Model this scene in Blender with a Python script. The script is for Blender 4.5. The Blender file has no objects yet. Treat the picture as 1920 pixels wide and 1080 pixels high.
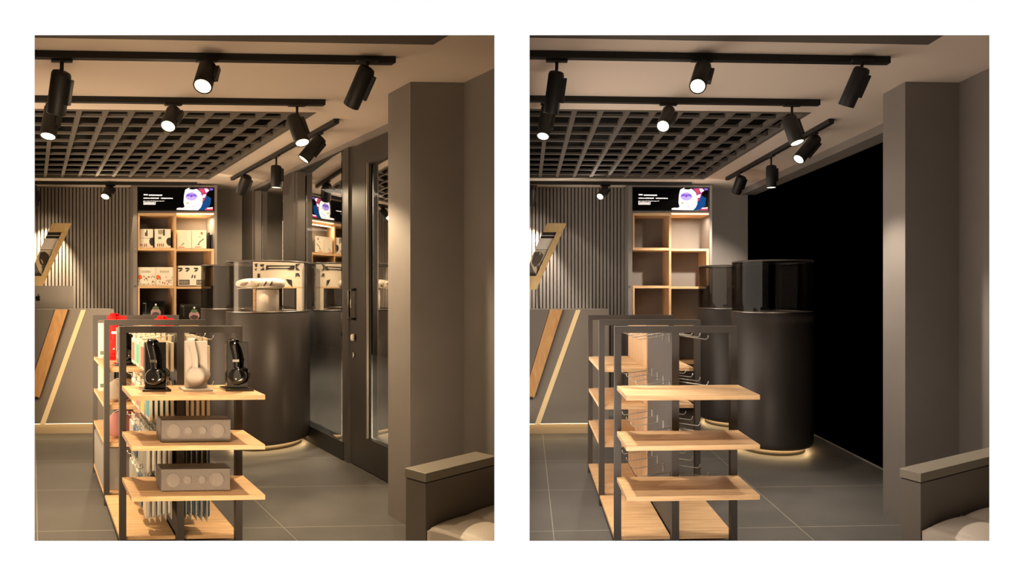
import bpy, math, random
from mathutils import Vector, Matrix

# ------------------------------------------------------------------ camera, world, exposure
SC = bpy.context.scene
COL = SC.collection
FPX = 1150.0                    # focal length in pixels of the 1920 px wide frame
PXC = 1038.0                    # optical axis, px
EYE = 1.5                       # eye height
HOR = 543.0                     # horizon line, px
cam_d = bpy.data.cameras.new('camera')
cam = bpy.data.objects.new('camera', cam_d)
COL.objects.link(cam)
cam.location = (0, 0, EYE)
cam.rotation_euler = (math.pi / 2, 0, 0)
cam_d.sensor_width = 36.0
cam_d.lens = 36.0 * FPX / 1920.0
cam_d.shift_x = (960.0 - PXC) / 1920.0
cam_d.shift_y = (HOR - 540.0) / 1920.0
cam_d.clip_start = 0.05
cam_d.clip_end = 100
SC.camera = cam

world = bpy.data.worlds.new('night')
SC.world = world
world.use_nodes = True
world.node_tree.nodes['Background'].inputs[0].default_value = (0, 0, 0, 1)
world.node_tree.nodes['Background'].inputs[1].default_value = 0.0

SC.view_settings.view_transform = 'Standard'
SC.view_settings.look = 'None'
SC.view_settings.exposure = 0.0
SC.view_settings.gamma = 1.0
SC.view_settings.use_curve_mapping = False


def area(name, loc, aim, sx, sy, watt, color, spread=180):
    l = bpy.data.lights.new(name, 'AREA')
    l.shape = 'RECTANGLE'
    l.size, l.size_y = sx, sy
    l.spread = math.radians(spread)
    l.energy = watt
    l.color = color
    o = bpy.data.objects.new(name, l)
    COL.objects.link(o)
    o.location = loc
    o.rotation_euler = (Vector(aim) - Vector(loc)).to_track_quat('-Z', 'Y').to_euler()
    return o


# added fill lamps, unseen behind the white wall in each shop's front part
WARM = (1.0, 0.745, 0.50)
NEUT = (1.0, 0.86, 0.73)
area('low_fill_stocked', (-1.75, 2.14, 0.40), (-3.0, 5.6, 2.3), 0.9, 0.3, 17, WARM, 130)
area('high_fill_stocked', (-1.80, 2.34, 2.74), (-2.1, 3.5, 0.5), 0.14, 0.14, 5.5, WARM, 75)
area('low_fill_bare', (0.36, 2.14, 0.40), (1.2, 5.6, 2.3), 0.8, 0.3, 12, NEUT, 130)
area('high_fill_bare', (0.05, 2.34, 2.74), (0.75, 3.5, 0.5), 0.14, 0.14, 7, NEUT, 75)


# ------------------------------------------------------------------ the two shops' plans
class Shop:
    """Plan of a shop: a runs along the back wall, b runs along the side wall."""
    def __init__(s, u, d, warm):
        s.u, s.d, s.warm = Vector((u[0], u[1], 0)), Vector((d[0], d[1], 0)), warm
        s.which = 'in the stocked shop' if warm else 'in the bare shop'
        s.un = s.u.normalized()
        s.vn = Vector((-s.un.y, s.un.x, 0))

    def m(s, a, b, z=0.0):
        p = s.u * a + s.d * b
        return Vector((p.x, p.y, z))


K = 928.0 / FPX
L = Shop((0.965, 0.0435), (-0.0435 - K, 1.0), True)
R = Shop((1.0, 0.0435), (-0.0435, 1.0), False)
SHOPS = (L, R)
CEIL = 2.806


def at_b(px, py, b):
    """room point of a picture point (first panel's pixels) lying at depth b"""
    s = (px - 110.0) / FPX
    a = b * (s + 0.0435) / (1 - 0.0435 * s)
    Z = b + 0.0435 * a
    return a, b, EYE - (py - HOR) / FPX * Z


def at_Z(px, py, Z):
    s = (px - 110.0) / FPX
    X = s * Z
    b = (Z - 0.0435 * X) / 1.0019
    return X + 0.0435 * b, b, EYE - (py - HOR) / FPX * Z


# ------------------------------------------------------------------ materials
def lin(c):
    if isinstance(c, str):
        c = tuple(int(c[i:i + 2], 16) / 255 for i in (0, 2, 4))
    return tuple((x / 12.92 if x <= 0.04045 else ((x + 0.055) / 1.055) ** 2.4) for x in c) + (1.0,)


MATS = {}


def mat(name, color, rough=0.6, metal=0.0, emit=0.0, vary=0.0, scale=6.0, spec=0.5, stretch=None, coat=0.0, bump=0.0):
    if name in MATS:
        return MATS[name]
    m = bpy.data.materials.new(name)
    m.use_nodes = True
    nt = m.node_tree
    b = nt.nodes['Principled BSDF']
    c = lin(color)
    b.inputs['Base Color'].default_value = c
    b.inputs['Roughness'].default_value = rough
    b.inputs['Metallic'].default_value = metal
    b.inputs['Specular IOR Level'].default_value = spec
    b.inputs['Coat Weight'].default_value = coat
    if emit:
        b.inputs['Emission Color'].default_value = c
        b.inputs['Emission Strength'].default_value = emit
    if vary or bump:
        tc = nt.nodes.new('ShaderNodeTexCoord')
        mp = nt.nodes.new('ShaderNodeMapping')
        mp.inputs['Scale'].default_value = stretch or (1, 1, 1)
        nz = nt.nodes.new('ShaderNodeTexNoise')
        nz.inputs['Scale'].default_value = scale
        nz.inputs['Detail'].default_value = 6
        nt.links.new(tc.outputs['Object'], mp.inputs[0])
        nt.links.new(mp.outputs[0], nz.inputs[0])
        if vary:
            rp = nt.nodes.new('ShaderNodeValToRGB')
            rp.color_ramp.elements[0].position = 0.3
            rp.color_ramp.elements[1].position = 0.7
            rp.color_ramp.elements[0].color = tuple(x * (1 - vary) for x in c[:3]) + (1,)
            rp.color_ramp.elements[1].color = tuple(min(1, x * (1 + vary)) for x in c[:3]) + (1,)
            nt.links.new(nz.outputs[0], rp.inputs[0])
            nt.links.new(rp.outputs[0], b.inputs['Base Color'])
        if bump:
            bp = nt.nodes.new('ShaderNodeBump')
            bp.inputs['Strength'].default_value = bump
            bp.inputs['Distance'].default_value = 0.01
            nt.links.new(nz.outputs[0], bp.inputs['Height'])
            nt.links.new(bp.outputs[0], b.inputs['Normal'])
    MATS[name] = m
    return m


def glass(name, tint, fac, rough=0.01, hi=0.45):
    m = bpy.data.materials.new(name)
    m.use_nodes = True
    nt = m.node_tree
    nt.nodes.clear()
    o = nt.nodes.new('ShaderNodeOutputMaterial')
    mx = nt.nodes.new('ShaderNodeMixShader')
    t = nt.nodes.new('ShaderNodeBsdfTransparent')
    g = nt.nodes.new('ShaderNodeBsdfGlossy')
    t.inputs[0].default_value = tint + (1,)
    g.inputs['Color'].default_value = (0.95, 0.95, 0.95, 1)
    g.inputs['Roughness'].default_value = rough
    lw = nt.nodes.new('ShaderNodeLayerWeight')
    lw.inputs[0].default_value = 0.25
    mr = nt.nodes.new('ShaderNodeMapRange')
    mr.inputs['To Min'].default_value = fac
    mr.inputs['To Max'].default_value = min(1.0, fac + hi)
    nt.links.new(lw.outputs['Fresnel'], mr.inputs[0])
    nt.links.new(mr.outputs[0], mx.inputs[0])
    nt.links.new(t.outputs[0], mx.inputs[1])
    nt.links.new(g.outputs[0], mx.inputs[2])
    nt.links.new(mx.outputs[0], o.inputs[0])
    MATS[name] = m
    return m


def floor_mat():
    """large porcelain tiles with thin light joints, laid out in the floor's own UVs (metres)"""
    m = bpy.data.materials.new('floor_tile')
    m.use_nodes = True
    nt = m.node_tree
    N = nt.nodes.new
    b = nt.nodes['Principled BSDF']
    uv = N('ShaderNodeUVMap')
    sp = N('ShaderNodeSeparateXYZ')
    nt.links.new(uv.outputs[0], sp.inputs[0])

    def math_(op, x, y=None):
        n = N('ShaderNodeMath')
        n.operation = op
        for i, v in enumerate((x, y)):
            if v is None:
                continue
            if isinstance(v, (int, float)):
                n.inputs[i].default_value = v
            else:
                nt.links.new(v, n.inputs[i])
        return n.outputs[0]
    fx = math_('FRACT', math_('DIVIDE', math_('SUBTRACT', sp.outputs[0], 0.16 - 15.5), 1.55))
    fy = math_('FRACT', math_('DIVIDE', math_('SUBTRACT', sp.outputs[1], 3.80 - 7.8), 0.78))
    jx = math_('LESS_THAN', fx, 0.006 / 1.55)
    jy = math_('LESS_THAN', fy, 0.006 / 0.78)
    j = math_('MAXIMUM', jx, jy)
    nz = N('ShaderNodeTexNoise')
    nz.inputs['Scale'].default_value = 2.2
    nz.inputs['Detail'].default_value = 8
    nt.links.new(uv.outputs[0], nz.inputs[0])
    nz2 = N('ShaderNodeTexNoise')
    nz2.inputs['Scale'].default_value = 60
    nt.links.new(uv.outputs[0], nz2.inputs[0])
    ad = math_('ADD', math_('MULTIPLY', nz.outputs[0], 0.75), math_('MULTIPLY', nz2.outputs[0], 0.25))
    rp = N('ShaderNodeValToRGB')
    rp.color_ramp.elements[0].position = 0.3
    rp.color_ramp.elements[1].position = 0.7
    rp.color_ramp.elements[0].color = lin('4f4c48')
    rp.color_ramp.elements[1].color = lin('5c5954')
    nt.links.new(ad, rp.inputs[0])
    mx = N('ShaderNodeMixRGB')
    mx.inputs[2].default_value = lin('8b8579')
    nt.links.new(j, mx.inputs[0])
    nt.links.new(rp.outputs[0], mx.inputs[1])
    nt.links.new(mx.outputs[0], b.inputs['Base Color'])
    b.inputs['Roughness'].default_value = 0.55
    MATS['floor'] = m
    return m


def wood(name, c1, c2, stretch=(1.2, 14, 14)):
    m = bpy.data.materials.new(name)
    m.use_nodes = True
    nt = m.node_tree
    N = nt.nodes.new
    b = nt.nodes['Principled BSDF']
    tc = N('ShaderNodeTexCoord')
    mp = N('ShaderNodeMapping')
    mp.inputs['Scale'].default_value = stretch
    nz = N('ShaderNodeTexNoise')
    nz.inputs['Scale'].default_value = 3.5
    nz.inputs['Detail'].default_value = 9
    nz.inputs['Distortion'].default_value = 0.6
    rp = N('ShaderNodeValToRGB')
    rp.color_ramp.elements[0].position = 0.32
    rp.color_ramp.elements[1].position = 0.68
    rp.color_ramp.elements[0].color = lin(c1)
    rp.color_ramp.elements[1].color = lin(c2)
    nt.links.new(tc.outputs['Object'], mp.inputs[0])
    nt.links.new(mp.outputs[0], nz.inputs[0])
    nt.links.new(nz.outputs[0], rp.inputs[0])
    nt.links.new(rp.outputs[0], b.inputs['Base Color'])
    b.inputs['Roughness'].default_value = 0.5
    MATS[name] = m
    return m


FLOOR = floor_mat()
CEILM = mat('ceiling_paint', 'd2c3b4', 0.9)
WALLD = mat('taupe_wall', '77706a', 0.75, vary=0.05, scale=3)
WALLS = mat('slat_grey', '807972', 0.7)
GAP = mat('slat_gap', '2a2623', 0.9)
BLK = mat('black_metal', '211e1c', 0.5, 0.2)
BLKT = mat('black_track', '1b1917', 0.6, spec=0.3)
LAT = mat('lattice_brown', '575048', 0.8)
VOIDM = mat('plenum_dark', '15120f', 0.95, spec=0.1)
FRM = mat('rack_metal', '423c37', 0.55, 0.2)
OAK = wood('oak', 'bb9468', 'd8b284')
OAKV = wood('oak_upright', 'b68f66', 'd2ab80', (14, 14, 1.2))
ORW = wood('honey_wood', 'b98a55', 'cc9c62', (8, 8, 2))
FRW = wood('pale_honey_wood', 'c2a26c', 'd2b480', (8, 8, 2))
DESK = mat('desk_laminate', '857c70', 0.6, vary=0.03, scale=2)
DESKD = mat('desk_worktop_and_shade', '6b645c', 0.6)  # worktop colour, also used for the painted shade on the desk front
CNT = mat('counter_graphite', '3f3935', 0.42, 0.3)
CNTP = mat('counter_plinth', '5a5044', 0.7)
DPL = mat('desk_plinth', 'a08f78', 0.6)
CHR = mat('chrome', 'd8d4cc', 0.2, 1.0)
HOOK = mat('hook_steel', 'b5b0a4', 0.35, 0.6)
LEDW = mat('led_warm', 'ffdba0', 0.5, emit=7.0)
LEDC = mat('led_counter', 'ffd79a', 0.5, emit=16.0)
LEDN = mat('led_shelf', 'ffedc8', 0.5, emit=2.0)
LENS_W = mat('lens_warm', 'fff2c8', 0.4, emit=3.0)
LENS_N = mat('lens_white', 'fbfbe6', 0.4, emit=2.2)
CREAM = mat('cream_leather', 'c9bdae', 0.5, bump=0.15, scale=120)
WHT = mat('white_plastic', 'b8aea2', 0.45)
WHTG = mat('white_gloss', 'e6dccd', 0.25)
BLKG = mat('black_gloss', '0c0b0b', 0.12, spec=0.7, coat=0.6)
BLKP = mat('black_plastic', '171514', 0.4)
REDG = mat('red_gloss', 'd0120c', 0.5, spec=0.15)
SILV = mat('silver_shell', 'cfc8bd', 0.4, 0.1)
CART = mat('white_carton', 'ddd2be', 0.7)
INK = mat('dark_ink', '1c1a18', 0.7)
INKG = mat('sage_ink', '66745c', 0.7)
INKO = mat('orange_ink', 'e2602a', 0.7)
INKB = mat('brown_ink', '8a5a3c', 0.7)
GRL = mat('speaker_grille', '6c645d', 0.8, vary=0.12, scale=220)
GRLC = mat('speaker_cone_grey', '7c736b', 0.8)
SPK = mat('speaker_case', '4d443e', 0.45)
CARD = mat('pack_card', 'd9cbb2', 0.6)
PRED = mat('pack_red', 'c25a44', 0.6)
PGRN = mat('pack_green', '3fae8c', 0.6)
PYEL = mat('pack_yellow', 'cfc13a', 0.6)
PCYA = mat('pack_cyan', '2fb2b8', 0.6)
PBLU = mat('pack_blue', '3e5a6e', 0.3)
PCLR = mat('pack_clear_plastic', 'c6c2b4', 0.2)
PINKM = mat('pink_plush', 'd79a92', 0.8)
GREYP = mat('grey_plush', 'cfc6b6', 0.8)
GREYB = mat('grey_cabinet', '8f887f', 0.6)
SCRB = mat('screen_black', '020204', 0.15, emit=0.0, spec=0.3)
def em(n, c, s): return mat(n, c, 0.5, emit=s, spec=0.0)
SW, SP, SV, SBL, SRD, SLG = (em('screen_white', 'fff4ee', 1.0), em('screen_pink', '8e3a78', 0.8), em('screen_violet', '6e56c8', 0.9),
                        em('screen_blue', '12407c', 0.8), em('screen_red', 'b8455c', 0.8), em('screen_lilac', 'a99be6', 0.9))
PAVE = mat('paving', '9a958c', 0.7, vary=0.1, scale=3)
WINDOWG = glass('window_glass', (0.80, 0.80, 0.80), 0.19)
DOMEG = glass('showcase_glass', (0.95, 0.94, 0.93), 0.006, hi=0.08)
DOMEN = glass('smoked_showcase_glass', (0.60, 0.58, 0.56), 0.012, hi=0.10)
WALLW = mat('white_wall_side', 'f0f0f0', 0.9)
LIGHTW = em('glowing_white', 'ffffff', 1.0)  # emission keeps the added front wall white; no lamp stands behind it
KEYW = mat('white_enamel', 'f2ead8', 0.4)


# ------------------------------------------------------------------ mesh helper
class MB:
    def __init__(s):
        s.v, s.f, s.mi, s.sm, s.uv, s.mats = [], [], [], [], {}, []

    def mat(s, m):
        if m not in s.mats:
            s.mats.append(m)
        return s.mats.index(m)

    def face(s, idx, m, smooth=False):
        s.f.append(tuple(idx))
        s.mi.append(s.mat(m))
        s.sm.append(smooth)

    def hexa(s, c, m):
        """c: eight corners, lower ring then upper ring"""
        n = len(s.v)
        s.v += [Vector(p) for p in c]
        for q in ((3, 2, 1, 0), (4, 5, 6, 7), (0, 1, 5, 4), (1, 2, 6, 5), (2, 3, 7, 6), (3, 0, 4, 7)):
            s.face([n + i for i in q], m)
        return s

    def box(s, F, a0, a1, b0, b1, z0, z1, m):
        c = [F.m(a0, b0, z0), F.m(a1, b0, z0), F.m(a1, b1, z0), F.m(a0, b1, z0),
             F.m(a0, b0, z1), F.m(a1, b0, z1), F.m(a1, b1, z1), F.m(a0, b1, z1)]
        return s.hexa(c, m)

    def prism(s, poly, z0, z1, m):
        """vertical prism over a world polygon (x, y)"""
        n, k = len(s.v), len(poly)
        s.v += [Vector((p[0], p[1], z0)) for p in poly] + [Vector((p[0], p[1], z1)) for p in poly]
        s.face([n + i for i in range(k)][::-1], m)
        s.face([n + k + i for i in range(k)], m)
        for i in range(k):
            j = (i + 1) % k
            s.face((n + i, n + j, n + k + j, n + k + i), m)
        return s

    def slab(s, F, pts, b0, b1, m):
        """outline in the (a, z) plane given thickness from b0 to b1"""
        n, k = len(s.v), len(pts)
        s.v += [F.m(a, b0, z) for a, z in pts] + [F.m(a, b1, z) for a, z in pts]
        s.face([n + i for i in range(k)], m)
        s.face([n + k + i for i in range(k)][::-1], m)
        for i in range(k):
            j = (i + 1) % k
            s.face((n + j, n + i, n + k + i, n + k + j), m)
        return s

    def slab_a(s, F, pts, a0, a1, m):
        """outline in the (b, z) plane given thickness from a0 to a1"""
        n, k = len(s.v), len(pts)
        s.v += [F.m(a0, b, z) for b, z in pts] + [F.m(a1, b, z) for b, z in pts]
        s.face([n + i for i in range(k)], m)
        s.face([n + k + i for i in range(k)][::-1], m)
        for i in range(k):
            j = (i + 1) % k
            s.face((n + j, n + i, n + k + i, n + k + j), m)
        return s

    def rings(s, rings, m, cap0=True, cap1=True, closed=True, smooth=True, capm=None):
        k = len(rings[0])
        n = len(s.v)
        for r in rings:
            s.v += [Vector(p) for p in r]
        for i in range(len(rings) - 1):
            for j in range(k if closed else k - 1):
                j2 = (j + 1) % k
                s.face((n + i * k + j, n + i * k + j2, n + (i + 1) * k + j2, n + (i + 1) * k + j), m, smooth)
        if cap0:
            s.face([n + j for j in range(k)][::-1], capm or m)
        if cap1:
            s.face([n + (len(rings) - 1) * k + j for j in range(k)], capm or m)
        return s

    def tube(s, p0, p1, r0, r1=None, m=None, n=20, cap0=True, cap1=True):
        r1 = r0 if r1 is None else r1
        return s.path([p0, p1], [r0, r1], m, n, cap0, cap1)

    def path(s, pts, rad, m, n=10, cap0=True, cap1=True):
        pts = [Vector(p) for p in pts]
        if isinstance(rad, (int, float)):
            rad = [rad] * len(pts)
        rings = []
        ref = None
        for i, p in enumerate(pts):
            t = (pts[min(i + 1, len(pts) - 1)] - pts[max(i - 1, 0)])
            if t.length < 1e-9:
                t = pts[-1] - pts[0]
            t.normalize()
            if ref is None:
                ref = Vector((0, 0, 1)) if abs(t.z) < 0.9 else Vector((1, 0, 0))
            x = ref.cross(t).normalized()
            y = t.cross(x)
            ref = y.copy() if len(pts) > 2 else ref
            rings.append([p + (x * math.cos(2 * math.pi * k / n) + y * math.sin(2 * math.pi * k / n)) * rad[i] for k in range(n)])
        return s.rings(rings, m, cap0, cap1)

    def lathe(s, c, prof, m, n=64, cap0=False, cap1=False):
        c = Vector(c)
        rings = [[c + Vector((r * math.cos(2 * math.pi * k / n), r * math.sin(2 * math.pi * k / n), z)) for k in range(n)] for r, z in prof]
        return s.rings(rings, m, cap0, cap1)

    def blob(s, c, rx, ry, rz, m, X=None, Y=None, nu=20, nv=12, f=None, pw=1.0):
        """ellipsoid; f(x, y, z) may reshape unit coordinates; pw < 1 squares it"""
        c = Vector(c)
        X = Vector(X or (1, 0, 0)).normalized()
        Y = Vector(Y or (0, 1, 0)).normalized()
        Zv = X.cross(Y)
        def q(v):
            return math.copysign(abs(v) ** pw, v)
        rings = []
        for i in range(nv + 1):
            th = math.pi * (0.02 + 0.96 * i / nv)
            ring = []
            for j in range(nu):
                ph = 2 * math.pi * j / nu
                x, y, z = q(math.sin(th)) * q(math.cos(ph)), q(math.sin(th)) * q(math.sin(ph)), -q(math.cos(th))
                if f:
                    x, y, z = f(x, y, z)
                ring.append(c + X * x * rx + Y * y * ry + Zv * z * rz)
            rings.append(ring)
        return s.rings(rings, m)

    def build(s, name, parent=None, bevel=0.0, kind=None):
        me = bpy.data.meshes.new(name)
        if parent is None:
            lo = [min(v[i] for v in s.v) for i in range(3)]
            hi = [max(v[i] for v in s.v) for i in range(3)]
            org = Vector(((lo[0] + hi[0]) / 2, (lo[1] + hi[1]) / 2, lo[2]))
        else:
            top = parent
            while top.parent:
                top = top.parent
            org = top.location.copy()
        me.from_pydata([tuple(v - org) for v in s.v], [], s.f)
        for m in s.mats:
            me.materials.append(m)
        me.polygons.foreach_set('material_index', s.mi)
        me.polygons.foreach_set('use_smooth', s.sm)
        me.update()
        o = bpy.data.objects.new(name, me)
        COL.objects.link(o)
        if parent is None:
            o.location = org
        else:
            o.parent = parent
        if bevel:
            md = o.modifiers.new('bevel', 'BEVEL')
            md.width = bevel
            md.segments = 2
            md.limit_method = 'ANGLE'
        if kind:
            o['kind'] = kind
        return o


def tag(o, label, cat=None, group=None, kind=None):
    o['label'] = label
    if cat:
        o['category'] = cat
    if group:
        o['group'] = group
    if kind:
        o['kind'] = kind
    return o


def thing(name, loc, label, cat, group=None, kind=None):
    o = bpy.data.objects.new(name, None)
    o.empty_display_size = 0.05
    COL.objects.link(o)
    o.location = loc
    return tag(o, label, cat, group, kind)


def copy_tree(o, parent=None):
    c = o.copy()
    COL.objects.link(c)
    c.parent = parent
    for ch in list(o.children):
        copy_tree(ch, c)
    return c


def clip(poly, keep):
    """clip a world polygon by the half plane keep(p) >= 0 (Sutherland-Hodgman)"""
    out = []
    for i, p in enumerate(poly):
        q = poly[(i + 1) % len(poly)]
        kp, kq = keep(p), keep(q)
        if kp >= 0:
            out.append(p)
        if kp * kq < 0:
            t = kp / (kp - kq)
            out.append(p.lerp(q, t))
    return out


DIV = -0.0678                       # the partition between the shops runs along x = DIV * y


def keep_of(F):
    if F.warm:
        return lambda p: (DIV * p.y - 0.022) - p.x
    return lambda p: p.x - (DIV * p.y + 0.022)


def plan(F, a0, a1, b0, b1):
    """plan rectangle, cut by the front wall and the partition"""
    poly = [F.m(a0, b0), F.m(a1, b0), F.m(a1, b1), F.m(a0, b1)]
    poly = clip(poly, keep_of(F))
    poly = clip(poly, lambda p: p.y - 2.035) if poly else poly
    return poly


# ------------------------------------------------------------------ the white wall added for the margins, with its two openings
def added_front_wall():
    Y0, Y1 = 1.97, 2.03
    def X(px, Y): return (px - PXC) / FPX * Y
    def Zc(py, Y): return EYE - (py - HOR) / FPX * Y
    m = MB()
    xs = [-3.0, X(65, Y0), X(927, Y0), X(993, Y0), X(1855, Y0), 2.6]
    zs = [0.0, Zc(1014, Y0), Zc(66, Y0), 2.83]
    e = 0.012
    xr = [-3.0, X(65, Y1) - e, X(927, Y1) + e, X(993, Y1) - e, X(1855, Y1) + e, 2.6]
    zr = [0.0, Zc(1014, Y1) - e, Zc(66, Y1) + e, 2.83]
    def panel(i0, i1, k0, k1):
        n = len(m.v)
        m.v += [Vector((xs[i0], Y0, zs[k0])), Vector((xs[i1], Y0, zs[k0])), Vector((xs[i1], Y0, zs[k1])), Vector((xs[i0], Y0, zs[k1])),
                Vector((xr[i0], Y1, zr[k0])), Vector((xr[i1], Y1, zr[k0])), Vector((xr[i1], Y1, zr[k1])), Vector((xr[i0], Y1, zr[k1]))]
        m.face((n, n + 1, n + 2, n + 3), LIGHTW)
        m.face((n + 7, n + 6, n + 5, n + 4), WALLW)
        for a, b in ((0, 1), (1, 2), (2, 3), (3, 0)):
            m.face((n + b, n + a, n + 4 + a, n + 4 + b), WALLW)
    panel(0, 5, 0, 1)
    panel(0, 5, 2, 3)
    panel(0, 1, 1, 2)
    panel(2, 3, 1, 2)
    panel(4, 5, 1, 2)
    tag(m.build('wall_front_added'), 'added white self-glowing front wall with two large square openings onto the shops', kind='structure', cat='wall')
    d = MB()
    pts = [Vector((DIV * 2.04 - 0.018, 2.04)), Vector((DIV * 2.04 + 0.018, 2.04)), Vector((DIV * 10.2 + 0.018, 10.2)), Vector((DIV * 10.2 - 0.018, 10.2))]
    d.prism(pts, 0, CEIL + 0.3, WALLD)
    tag(d.build('wall_partition'), 'thin taupe partition between the stocked shop and the bare shop', kind='structure', cat='wall')


added_front_wall()


# ------------------------------------------------------------------ room shells
def surface(name, F, polys, z0, z1, m, label, cat):
    mb = MB()
    for p in polys:
        if len(p) >= 3:
            mb.prism(p, z0, z1, m)
    o = mb.build(name)
    tag(o, label, cat, kind='structure')
    return o


def shell(F):
    w = F.which
    aL, aR = -0.6, 2.97
    bB = 7.86
    # floor (with UVs in metres for the tile joints)
    o = surface('floor', F, [plan(F, aL, aR, 1.5, bB)], -0.06, 0.0, FLOOR, 'grey porcelain tile floor with pale joints ' + w, 'floor')
    inv = Matrix(((F.u.x, F.d.x), (F.u.y, F.d.y))).inverted()
    uv = o.data.uv_layers.new(name='UVMap')
    for l in o.data.loops:
        c = o.data.vertices[l.vertex_index].co + o.location
        ab = inv @ Vector((c.x, c.y))
        uv.data[l.index].uv = (ab.x + (0 if not F.warm else 0.13), ab.y)
    # ceiling with two recesses
    R1, R2, RA1, RA2 = (2.25, 3.17), (4.43, 7.17), 2.13, 2.09
    ps = [plan(F, aL, 3.05, 1.5, R1[0]), plan(F, RA1, 3.05, *R1), plan(F, aL, 3.05, R1[1], R2[0]),
          plan(F, RA2, 3.05, *R2), plan(F, aL, 3.05, R2[1], bB + 0.1)]
    surface('ceiling', F, ps, CEIL, CEIL + 0.03, CEILM, 'beige plaster ceiling with lattice recesses ' + w, 'ceiling')
    for nm, (b0, b1), ra in (('over the room', R2, RA2), ('nearest the front wall', R1, RA1)):
        t = thing('trim_1', F.m(1.0, (b0 + b1) / 2, CEIL), 'brown open-cell lattice panel %s %s' % (nm, w), 'ceiling grid', kind='structure')
        mb = MB()
        mb.prism(plan(F, aL, ra + 0.05, b0 - 0.04, b1 + 0.04), CEIL + 0.27, CEIL + 0.3, VOIDM)
        for q in ((aL, ra + 0.03, b0 - 0.03, b0), (aL, ra + 0.03, b1, b1 + 0.03), (ra, ra + 0.03, b0, b1)):
            p = plan(F, *q)
            if len(p) > 2:
                mb.prism(p, CEIL + 0.031, CEIL + 0.27, VOIDM)
        mb.build('recess_box', t)
        mb = MB()
        fw = 0.05 if b1 > 4 else 0.3
        for q in ((aL, ra, b0, b0 + 0.03), (aL, ra, b1 - fw, b1), (ra - 0.035, ra, b0 + 0.03, b1 - fw)):
            p = plan(F, *q)
            if len(p) > 2:
                mb.prism(p, CEIL - 0.004, CEIL + 0.06, LAT)
        mb.build('border', t)
        mb = MB()
        k = 0
        a = 0.135 - 0.197 * 3
        while a < ra - 0.06:
            p = plan(F, a, a + 0.036, b0 + 0.03, b1 - fw)
            if len(p) > 2:
                mb.prism(p, CEIL + 0.004, CEIL + 0.045, LAT)
            a += 0.197
        b = b0 + 0.2
        while b < b1 - fw - 0.1:
            p = plan(F, aL, ra - 0.035, b, b + 0.036)
            if len(p) > 2:
                mb.prism(p, CEIL + 0.010, CEIL + 0.028, LAT)
            b += 0.262
        mb.build('lattice', t)
    # back wall and its slats
    surface('wall_back', F, [plan(F, aL, 2.87, bB, bB + 0.06)], 0, CEIL, WALLD, 'taupe back wall behind the display cabinet ' + w, 'wall')
    mb = MB()
    aE = 1.235
    p = plan(F, aL, aE, 7.80, 7.858)
    mb.prism(p, 0, CEIL - 0.002, GAP)
    a = aE - 0.034
    while a > aL:
        p = plan(F, a, a + 0.031, 7.765, 7.80)
        if len(p) > 2:
            mb.prism(p, 0, CEIL - 0.002, WALLS)
        a -= 0.0452
    tag(mb.build('trim_2'), 'vertical grey slat cladding behind the reception desk ' + w, 'wall panel', kind='structure')
    # right side: header beam, pillar, side wall
    mb = MB().box(F, 2.79, 2.97, 3.99, bB, 2.733, CEIL - 0.001, WALLD)
    tag(mb.build('trim_3'), 'taupe header beam above the side opening ' + w, 'beam', kind='structure')
    mb = MB()
    for q in ((2.372, 3.0, 3.75, 3.99), (2.72, 3.0, 2.0, 3.75)):
        p = plan(F, *q)
        if len(p) > 2:
            mb.prism(p, 0, CEIL - 0.001, WALLD)
    tag(mb.build('wall_right'), 'smooth taupe pillar and side wall behind the bench ' + w, 'wall', kind='structure')
    if F.warm:
        mb = MB().box(F, aL - 0.06, aL, 2.1, bB, 0, CEIL, WALLD)
        tag(mb.build('wall_left'), 'taupe side wall beyond the reception desk in the stocked shop', 'wall', kind='structure')
    else:
        mb = MB().prism([F.m(2.955, 3.99), F.m(2.97, 3.99), F.m(2.97, bB), F.m(2.955, bB)], 0.0, 0.006, mat('threshold_grey', '8d867c', 0.6))
        tag(mb.build('trim_4'), 'thin pale threshold at the foot of the dark side opening in the bare shop', 'threshold', kind='structure')


for F in SHOPS:
    shell(F)


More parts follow.
